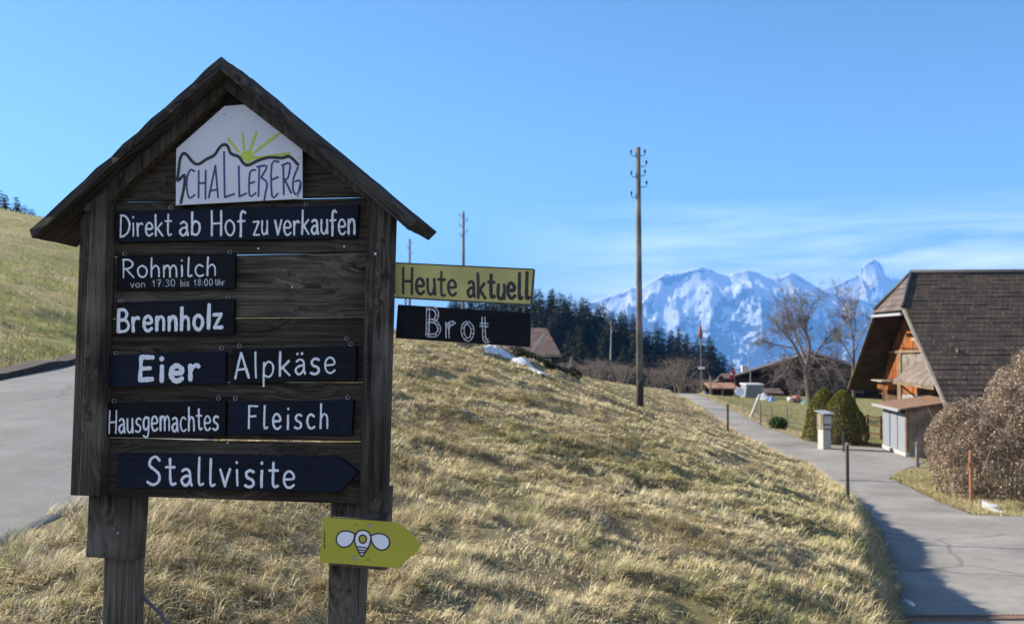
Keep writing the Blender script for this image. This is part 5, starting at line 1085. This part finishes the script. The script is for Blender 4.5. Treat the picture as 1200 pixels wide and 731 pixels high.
# lean-to canopy over the lower window
c0, c1 = gp(1048, 446.5, GA - 1.0), gp(1104, 444, GA - 1.0); t0 = gp(1066, 424, GA - .08); zt = t0[2]
cs = c0[1] + .1; ce = max(c1[1] - .6, -(ZR - .42 - zt) / SL)
MB().prism([(GA - 1.0, cs, c0[2]), (GA - .06, cs, zt), (GA - .06, ce, zt), (GA - 1.0, ce, c0[2])], (0, 0, .07)).build('canopy_roof', M_canopy, barn)
MB().prism([(GA - 1.02, cs + .03, c0[2] - .12), (GA - 1.02, cs + .03, c0[2] - .01), (GA - 1.02, ce - .03, c0[2] - .01), (GA - 1.02, ce - .03, c0[2] - .12)], (.04, 0, 0)).build('canopy_fascia', M_beam, barn)
for c in (cs - .25, (cs + ce) / 2, ce + .25): MB().bar((GA - .9, c, c0[2] - .06), (GA - .06, c, c0[2] - .75), .07, .07, (0, 1, 0)).build('bracket', M_beam, barn)
MB().prism([(GA - 1.0, ce + .02, c0[2] - .02), (GA - .06, ce + .02, zt - .03), (GA - .06, ce + .02, c0[2] - .02)], (0, .05, 0)).build('canopy_cheek', M_fascia, barn)

# ------------------------------------------------------------------ shed against the barn
N_ = at(1063, 541, 38.5); sz = gz(N_[0], 38.5) - .02; shed = empty('shed', (N_[0], 38.5, sz), TH); tag(shed, 'small lean-to shed with white translucent panels and a rust brown roof before the barn', 'shed')
M_pan = mat_plain('milky panel', (.21, .23, .27), .4, 0, .06, 4, .05, .002); M_rroof = mat_plain('rusty sheet roof', (.19, .112, .07), .75, .1, .35, 5, .4, .01)
M_plinth = mat_plain('white plinth', (.36, .355, .34), .85, 0, .12, 6, .2)
SDp, SHt, SWd = 3.05, 1.86, 2.6
for k in range(3):
    c = .12 + SDp * k / 3; MB().box((-.01, c + SDp / 6 - .05, .16 + (SHt - .34) / 2), (.03, SDp / 3 - .12, SHt - .36)).build('panel', M_pan, shed, bevel=.004)
for k in range(4): MB().box((.02, .06 + (SDp - .12) * k / 3, SHt / 2 + .02), (.08, .07, SHt - .04)).build('upright', M_beam if k else M_rust, shed)
MB().box((.02, SDp / 2, .06), (.16, SDp + .06, .2)).build('plinth', M_plinth, shed)
MB().box((.05, SDp / 2, SHt - .06), (.09, SDp, .1)).build('head_beam', M_beam, shed)
MB().prism([(.09, .03, 0), (SWd, .03, 0), (SWd, .03, SHt + .30), (.09, .03, SHt - .02)], (0, .06, 0)).build('side_boards', mat_wood('shed boards', (.13, .10, .08), (.30, .24, .19), 'Z', .6, .85, False, .4, .003, .3), shed)
MB().prism([(.09, SDp - .06, 0), (SWd, SDp - .06, 0), (SWd, SDp - .06, SHt + .30), (.09, SDp - .06, SHt - .02)], (0, .06, 0)).build('side_boards', M_brown, shed)
MB().prism([(-.32, -.22, SHt - .06), (SWd, -.22, SHt + .36), (SWd, SDp + .3, SHt + .36), (-.32, SDp + .3, SHt - .06)], (0, 0, .07)).build('roof', M_rroof, shed)
MB().box((-.36, SDp / 2 + .04, SHt - .06), (.09, SDp + .55, .10)).build('gutter', M_lid, shed)
# rail fence in the shade beyond the shed
A = at(1003, 523, 47.5); B = at(1033, 528, 46); fz = gz(A[0], 47); fe = empty('rail_fence', (A[0], A[1], fz)); tag(fe, 'dark low rail fence between the yews and the shed', 'fence')
D_ = np.array([B[0] - A[0], B[1] - A[1], 0])
for z in (.35, .75, 1.1): MB().bar((0, 0, z), tuple(D_ + [0, 0, z]), .05, .11).build('rail', M_brown, fe)
for t in (0, .5, 1): MB().box(tuple(D_ * t + [0, .06, .55]), (.1, .1, 1.3)).build('post', M_brown, fe)

# ------------------------------------------------------------------ farmhouse and its yard, some 90 m away
M_fh = mat_wood('dark house boards', (.022, .017, .013), (.06, .045, .035), 'X', .3, .9, False, .3, .004, .0); M_fhroof = mat_tiles('house tiles', (.07, .055, .05), (.13, .10, .085), (.03, .025, .02), .3, .35, .4)
M_red = mat_tiles('red brown tiles', (.08, .05, .042), (.115, .072, .06), (.04, .028, .024), .3, .33, .4); M_wallp = mat_plain('pale render', (.5, .47, .42), .9, 0, .1, 3, .1)
M_glass = mat_plain('dark window glass', (.02, .025, .03), .08, 0, .1, 3, 0)
FY = 88.0; ap = at(950, 413, FY); el = at(826, 453, FY); gl = gz(ap[0], FY + 2); fh = empty('farmhouse', (ap[0], FY, gl), R(-17)); tag(fh, 'broad dark farmhouse with a shallow gable roof behind the gnarled leafless tree', 'farmhouse')
ha = ap[2] - gl; hwid = ap[0] - el[0]; he = el[2] - gl
for sg in (-1, 1): MB().prism([(0, 0, ha), (sg * hwid, 0, he), (sg * hwid, 0, he - .18), (0, 0, ha - .2)], (0, 16, 0)).build('roof', M_fhroof, fh)
ww = hwid - 1.2; hw2 = ha - (ha - he) * ww / hwid - .22
MB().prism([(-ww, 1.6, -.5), (-ww, 1.6, hw2), (0, 1.6, ha - .25), (ww, 1.6, hw2), (ww, 1.6, -.5)], (0, 13, 0)).build('wall', M_fh, fh)
MB().box((0, 1.0, hw2 - .4), (2 * ww, .9, .12)).build('balcony_floor', M_fh, fh); MB().box((0, .6, hw2 + .1), (2 * ww - .2, .06, .8)).build('balcony_rail', M_fh, fh)
for x in (-6.5, -4, -1.4, 1.4, 4, 6.5):
    w = MB().box((x, 1.58, .95), (1.0, .10, 1.1)).build('window', M_wallp, fh); MB().box((x, 1.52, .95), (.8, .02, .9)).build('pane', M_glass, w)
pass
# annexe with red brown roof
AY = 97.0; a0, a1 = at(853, 455, AY), at(893, 455, AY); t0 = at(856, 438.5, AY + 4); ag = gz((a0[0] + a1[0]) / 2, AY); an = empty('house_annexe', (a0[0], AY, ag)); tag(an, 'low house with a red brown tiled roof peeking out left of the dark farmhouse', 'house')
wA = a1[0] - a0[0] + 4
for sg in (0, 1): MB().prism([(0, 0 if not sg else 8.2, a0[2] - ag), (wA, 0 if not sg else 8.2, a0[2] - ag), (wA, 4.1, t0[2] - ag), (.3, 4.1, t0[2] - ag)], (0, 0, .12)).build('roof', M_red, an)
MB().box((wA / 2, 4.1, (a0[2] - ag) / 2 - .1), (wA - .8, 7.2, a0[2] - ag + .2)).build('wall', M_fh, an)
ch = at(873.5, 428, AY + 4); MB().box((ch[0] - a0[0], 4.6, ch[2] - ag - 1.0), (.5, .5, 2.0)).build('chimney', M_wallp, an)
# open canopy shed with orange roof
CY = 84.0; q0, q1 = at(832, 456, CY), at(866, 456, CY); cg = gz((q0[0] + q1[0]) / 2, CY); cn = empty('open_shed', (q0[0], CY, cg)); tag(cn, 'small open shelter with an orange red roof at the lane beyond the bend', 'shelter')
wc = q1[0] - q0[0]; hc = q0[2] - cg; MB().prism([(0, 0, hc), (wc, 0, hc), (wc, 2.6, hc + .35), (0, 2.6, hc + .35)], (0, 0, .1)).build('roof', mat_tiles('orange tiles', (.22, .11, .065), (.28, .15, .09), (.2, .1, .06), .3, .3, .3), cn)
for x in (.15, wc * .45, wc - .15): MB().box((x, .2, hc / 2 - .1), (.14, .14, hc + .1)).build('post', M_rust, cn)
MB().box((wc / 2, 2.4, hc / 2 - .1), (wc - .1, .12, hc + .2)).build('back_wall', M_fh, cn)
gpost(832.5, 466, 82, at(832.5, 440, 82)[2] - gz(at(832.5, 466, 82)[0], 82), .07, 'wooden_post', 'tall pale post at the left end of the orange roofed shelter', M_grey)
# corrugated grey container, heap, tarpaulins
KY = 81.0
def yard(px0, px1, pyt, pyb, Y): a, b = at(px0, pyb, Y), at(px1, pyt, Y); g = gz((a[0] + b[0]) / 2, Y); return a[0], b[0], g, max(.3, b[2] - g)
x0, x1, g, h = yard(873, 894, 450, 467, KY); bx = empty('grey_container', ((x0 + x1) / 2, KY, g)); tag(bx, 'grey ribbed container with a pale rim in front of the farmhouse', 'container')
M_cont = mat_plain('grey sheet', (.17, .19, .21), .6, .2, .15, 6, .1); M_rim = mat_plain('pale rim', (.42, .43, .44), .6, 0, .1, 6, .1)
mb = MB().prism([(-(x1 - x0) / 2, 0, 0), ((x1 - x0) / 2, 0, 0), ((x1 - x0) / 2, 0, h - .1), (-(x1 - x0) / 2 + .15, 0, h - .1)], (0, 2.0, 0))
for k in range(9): mb.box((-(x1 - x0) / 2 + .18 + (x1 - x0 - .3) * k / 8, -.02, h / 2 - .1), (.05, .04, h - .3))
mb.build('body', M_cont, bx); MB().box((.05, .95, h - .04), (x1 - x0, 2.2, .12)).build('rim', M_rim, bx)
x0, x1, g, h = yard(884, 906, 458.5, 468, 79)
def mound(name, x0, x1, Y, g, h, mat, label, cat, seed, dy=1.0):
    n, m = 22, 12; V = []
    for j in range(m + 1):
        for i in range(n):
            a = 2 * math.pi * i / n; t = j / m; rr = (1 - t ** 1.6) * (.85 + .3 * vnoise(np.array([a * 1.6 + seed]), np.array([t * 3 + seed]), seed)[0]); V.append(((x1 - x0) / 2 * rr * math.cos(a), dy * rr * math.sin(a), h * t - .1))
    k = np.arange((m + 1) * n).reshape(m + 1, n); q = np.stack([k[:-1], np.roll(k[:-1], -1, 1), np.roll(k[1:], -1, 1), k[1:]], -1).reshape(-1, 4)
    o = link(name, np_mesh(name, V, quads=q, smooth=True), mat, loc=((x0 + x1) / 2, Y, g)); tag(o, label, cat); return o
mound('gravel_heap', x0, x1, 79, g, h, mat_plain('grey heap', (.30, .31, .33), .95, 0, .25, 9, .5, .05), 'grey covered heap beside the grey container', 'heap', 3)
x0, x1, g, h = yard(898, 907, 462, 469, 78); mound('blue_tarp', x0, x1, 77.6, g, h, mat_plain('blue tarpaulin', (.10, .20, .55), .5, 0, .15, 6, .2, .02), 'small bright blue tarpaulin at the foot of the grey heap', 'tarpaulin', 6, .4)
x0, x1, g, h = yard(938, 952, 463, 471, 76); mound('green_tarp', x0, x1, 76, g, h, mat_plain('green tarpaulin', (.02, .085, .06), .6, 0, .2, 6, .2, .02), 'dark green tarpaulin pile below the leafless tree', 'tarpaulin', 9, .6)
x0, x1, g, h = yard(896, 919, 457, 469, 85); lr = empty('lean_to', (x0, 85, g)); tag(lr, 'low brown roofed lean-to in front of the farmhouse wall', 'lean-to')
MB().prism([(0, 0, h - .35), (x1 - x0, 0, h - .35), (x1 - x0, 1.6, h), (0, 1.6, h)], (0, 0, .09)).build('roof', M_red, lr)
for x in (.1, (x1 - x0) / 2, x1 - x0 - .1): MB().box((x, .12, h / 2 - .2), (.12, .12, h - .35)).build('post', M_beam, lr)
x0, x1, g, h = yard(862, 871, 455, 466, 78.5); ds = empty('satellite_dish', ((x0 + x1) / 2, 78.5, g)); tag(ds, 'round white dish standing low in front of the farmhouse yard', 'satellite dish')
mb = MB(); prof = [(.02, 0), (.15, .02), (.28, .08), (.34, .14), (.35, .15), (.33, .16), (.27, .10), (.14, .04), (.01, .03)]; mb.lathe(prof, 18)
dsh = mb.build('dish', M_bw, ds, smooth=True); dsh.location = (0, 0, h * .62); dsh.rotation_euler = (R(72), 0, R(-8)); MB().tube([(0, .06, -.1), (0, .06, h * .62)], .035, 8).build('stand', M_iron, ds)
M_flag = mat_plain('red flag cloth', (.35, .03, .03), .8, 0, .1, 6, .1)
pt = at(861, 431.5, 80); xg = at(861, 466, 80)[0]; g = gz(xg, 80); fp = empty('flagpole', (xg, 80, g)); tag(fp, 'white flagpole with a small hanging red and white flag in front of the farmhouse', 'flagpole')
hh = pt[2] - g; MB().tube([(0, 0, -.2), (0, 0, hh)], [.05, .03], 8).build('pole', M_grey, fp)
V = []; 
for j in range(9):
    for i in range(6): V.append((-.02 - i * .075 + .02 * math.sin(j), .07 * math.sin(i * 1.7 + j * .4), hh - .1 - j * .085 - i * .05))
k = np.arange(54).reshape(9, 6); q = np.stack([k[:-1, :-1], k[:-1, 1:], k[1:, 1:], k[1:, :-1]], -1).reshape(-1, 4)
fl = link('flag', np_mesh('flag', V, quads=q, smooth=True), M_flag, fp); fl.modifiers.new('cloth', 'SOLIDIFY').thickness = .012
for a, b in (((-.20, -.135, hh - .42), (-.34, -.135, hh - .5)), ((-.27, -.135, hh - .36), (-.27, -.135, hh - .56))): MB().bar(a, b, .02, .09, (0, 1, 0)).build('white_cross_bar', M_bw, fp)
pt = at(879, 418, 83); xg = at(879.5, 466, 83)[0]; g = gz(xg, 83); o = MB().tube([(0, 0, -.2), (0, 0, (pt[2] - g) * .5), (pt[0] - xg, 0, pt[2] - g)], [.06, .05, .035], 8).build('bare_pole', M_grey, loc=(xg, 83, g)); tag(o, 'thin bare pole rising left of the farmhouse roof', 'pole')
# mast with a reddish tapering top
MY = 98; pt = at(820.5, 379, MY); xg = at(822.5, 466, MY)[0]; g = gz(xg, MY); ms = empty('mast', (xg, MY, g)); tag(ms, 'thin mast with a reddish tapering top before the wooded slope', 'mast'); hh = pt[2] - g; dx = pt[0] - xg
MB().tube([(0, 0, -.3), (dx * .5, 0, hh * .5), (dx * .85, 0, hh * .85)], [.06, .05, .04], 8).build('pole', M_grey, ms)
z0_, z1_ = at(820, 393, MY)[2] - g, hh; mb = MB(); mb.lathe([(.08, z0_ - .25), (.25, z0_), (.22, z0_ + .35), (.10, z0_ + .9), (.03, z1_)], 10, (dx * .93, 0, 0)); mb.build('tapering_top', mat_plain('faded red', (.20, .10, .085), .85, 0, .25, 5, .3), ms, smooth=True)
zz = at(821, 431, MY)[2] - g; MB().box((dx * .35, -.12, zz), (.62, .06, .22)).build('white_plate', M_bw, ms)
# garden odds and ends
for px, py, w, col, lab in ((926, 466.5, .45, (.55, .53, .5), 'small white tub in the garden below the leafless tree'), (933.5, 466, .6, (.42, .12, .09), 'red tub in the garden beside the white one'), (940, 467, .35, (.5, .48, .46), 'pale pot between the red tub and the dark green pile')):
    p = at(px, py, 77); z = gz(p[0], 77); mb = MB(); mb.lathe([(w * .38, 0), (w * .48, w * .5), (w * .52, w * .9), (w * .46, w * .9), (w * .42, w * .5), (w * .1, w * .4)], 14)
    o = mb.build('garden_tub', mat_plain('tub', col, .7, 0, .1, 8, .1), loc=(p[0], 77, z), smooth=True); tag(o, lab, 'tub', 'garden tubs')
p = at(828, 465, 82); z = gz(p[0], 82); ca = mound('dark_blue_sheet', p[0] - .5, p[0] + .4, 82, z, .45, mat_plain('navy sheet', (.04, .07, .18), .5, 0, .2, 5, .2), 'small dark blue sheet on the ground left of the orange roofed shelter', 'sheet', 12, .4)

# ------------------------------------------------------------------ house below the crest on the left
HY = 72.0; e0, e1 = at(560, 418, HY), at(657.5, 417.5, HY); rt0, rt1 = at(586, 386, HY + 4.5), at(640.5, 386, HY + 4.5); hg = gz(e0[0] + 3, HY + 4); hs = empty('crest_house', ((e0[0] + e1[0]) / 2, HY, hg)); cx = (e0[0] + e1[0]) / 2
tag(hs, 'hipped red brown roof of a house sunk behind the meadow crest under the chalk board', 'house')
le = lambda p: np.array([p[0] - cx, p[1] - HY, p[2] - hg])
E0, E1 = le(e0), le(e1); E2 = E1 + [0, 9, 0]; E3 = E0 + [0, 9, 0]; T0, T1 = le(rt0), le(rt1)
for nm, pl in (('roof', [E0, E1, T1, T0]), ('roof', [E1, E2, T1]), ('roof', [E2, E3, T0, T1]), ('roof', [E3, E0, T0])): MB().prism(pl, (0, 0, .12)).build(nm, M_red, hs)
MB().box(((E0[0] + E1[0]) / 2, 4.5, E0[2] / 2 - .4), (E1[0] - E0[0] - 1.0, 7.8, E0[2] + .7)).build('wall', M_fh, hs)
MB().bar(E0 + [0, -.06, .03], E1 + [0, -.06, .03], .1, .12).build('gutter', M_fascia, hs)
for t in (.3, .55, .8): w = MB().box((E0[0] + (E1[0] - E0[0]) * t, .58, E0[2] * .55), (1.0, .1, 1.1)).build('window', M_wallp, hs); MB().box((E0[0] + (E1[0] - E0[0]) * t, .52, E0[2] * .55), (.8, .02, .9)).build('pane', M_glass, w)
b0, b1 = at(622, 414, 68), at(637, 392, 69.5); o = MB().bar(tuple(b0 - b0), tuple(b1 - b0), .16, .12, (0, 1, 0)).build('leaning_board', mat_plain('pale timber', (.45, .36, .27), .9, 0, .15, 8, .2), loc=tuple(b0)); tag(o, 'pale board leaning before the hipped red brown roof', 'board')
k0 = at(622, 414, 68); MB().bar((0, 0, 0), (-.7, -.02, -1.6), .16, .12, (0, 1, 0)).build('board_foot', mat_plain('pale timber foot', (.45, .36, .27), .9, 0, .15, 8, .2), o)

# blackish leaves added on the crest, standing in for the shade below that house
r = np.random.default_rng(77); P = []; A = at(606, 416, 36.5); B = at(668, 446, 40.5)
for k in range(15):
    t = k / 14; c = A + (B - A) * t; zc = gz(c[0], c[1]); q = r.normal(0, 1, (700, 3)); q /= np.linalg.norm(q, axis=1)[:, None]; P.append(np.array([c[0], c[1], zc + .2]) + q * np.array([.45, .4, .55 - .2 * t]) * (r.random((700, 1)) ** .3) * r.uniform(.7, 1.15))
P = np.concatenate(P); c0 = np.array([A[0], A[1], gz(A[0], A[1])]); V, q = leaf_cloud(P - c0, .05, r)
o = link('shade_hedge', np_mesh('shade_hedge', V, quads=q, col=np.repeat(np.array([.022, .026, .014]) * r.uniform(.6, 1.4, (len(P), 1)), 4, 0)), M_yew, loc=tuple(c0)); tag(o, 'low blackish hedge added to stand for the shade below the hipped red roof', 'hedge')
# ------------------------------------------------------------------ old snow, drain
M_snow = mat_plain('old snow', (.5, .53, .58), .6, 0, .08, 12, .5, .02)
def snow(pts, label, Y=None, th=.05, seed=1, name='snow_patch'):
    """lumpy patch draped on the ground, centred on each photo pixel with a radius in metres"""
    V = []; Q = []
    for px, py, rx, ry in pts:
        c = onto(px, py); n, m = 18, 5; b = len(V)
        for j in range(m + 1):
            for i in range(n):
                a = 2 * math.pi * i / n; t = j / m; rr = (1 - t) * (.6 + .8 * vnoise(np.array([a * 1.3 + seed + px]), np.array([seed * 1.7]), seed)[0]); x = c[0] + rx * rr * math.cos(a); y = c[1] + ry * rr * math.sin(a)
                V.append((x, y, gz(x, y) - .03 + (.03 + th) * math.sqrt(1 - (1 - t) ** 2 + 1e-6) * (.7 + .6 * vnoise(np.array([x * 4]), np.array([y * 4]), 3)[0])))
        k = np.arange((m + 1) * n).reshape(m + 1, n) + b; Q.append(np.stack([k[:-1], np.roll(k[:-1], -1, 1), np.roll(k[1:], -1, 1), k[1:]], -1).reshape(-1, 4))
    c0 = np.array(V[0]); o = link(name, np_mesh(name, np.array(V) - c0, quads=np.concatenate(Q), smooth=True), M_snow, loc=tuple(c0)); tag(o, label, 'snow', 'patches of old snow'); return o
def snow_run(pts, label, seed):
    P = np.array([list(onto(x, y)[:2]) + [w] for x, y, w in pts]); Q = np.array(smooth_line([tuple(p) for p in P], 5)); V = []; m = 9
    for i, (x, y, w) in enumerate(Q):
        t = Q[min(i + 1, len(Q) - 1)][:2] - Q[max(i - 1, 0)][:2]; t = t / (np.linalg.norm(t) + 1e-9); nrm = np.array([-t[1], t[0]])
        wl = w * (.25 + 1.3 * vnoise(np.array([i * .55]), np.array([seed * 1.3]), seed)[0]); wr = w * (.25 + 1.3 * vnoise(np.array([i * .6 + 40]), np.array([seed * 2.3]), seed)[0])
        for k in range(m):
            u = k / (m - 1) * 2 - 1; q = np.array([x, y]) + nrm * (u * (wl if u < 0 else wr)); V.append((q[0], q[1], gz(*q) + (-.03 if abs(u) == 1 else .02 + .035 * (1 - u * u))))
    k = np.arange(len(V)).reshape(-1, m); q = np.stack([k[:-1, :-1], k[:-1, 1:], k[1:, 1:], k[1:, :-1]], -1).reshape(-1, 4); c0 = np.array(V[0])
    tag(link('snow_patch', np_mesh('snow_patch', np.array(V) - c0, quads=q, smooth=True), M_snow, loc=tuple(c0)), label, 'snow', 'patches of old snow')
snow_run([(566, 409, .12), (578, 413, .2), (590, 416.5, .3), (602, 420, .32), (612, 425, .3), (622, 430, .34), (630, 436, .24), (636, 441, .1)], 'longest bluish streak of old snow on the crest below the chalk board', 3)
snow([(818, 549, .16, .09)], 'small patch of old snow in the middle of the dry meadow', seed=5, th=.015); snow([(549, 486, .09, .07)], 'tiny crumb of old snow on the meadow close to the notice board', seed=6, th=.01)
snow_run([(1152, 588, .12), (1160, 594, .2), (1168, 599, .2), (1178, 603, .12)], 'bluish strip of old snow at the foot of the brown hedge', 9)
snow([(1066, 708, .06, .2)], 'sliver of snow in the shade of the bank above the lane', seed=11, th=.04)
dz = float(lane_z(12.55)); M_rg = mat_plain('rusty grate', (.20, .13, .10), .7, .4, .3, 30, .3); dr_ = empty('drain_channel', (4.85, 12.55, dz)); tag(dr_, 'rusty drain grate running across the lane at the bottom right', 'drain')
MB().box((4.5, 0, .012), (9.0, .16, .02)).build('trench', M_dark, dr_); mb = MB()
for sgn in (-1, 1): mb.box((4.5, sgn * .085, .018), (9.0, .018, .036))
for k in range(180): mb.box((.03 + k * .05, 0, .027), (.022, .15, .016))
mb.build('grate', M_rg, dr_)
bpy.context.view_layer.update()
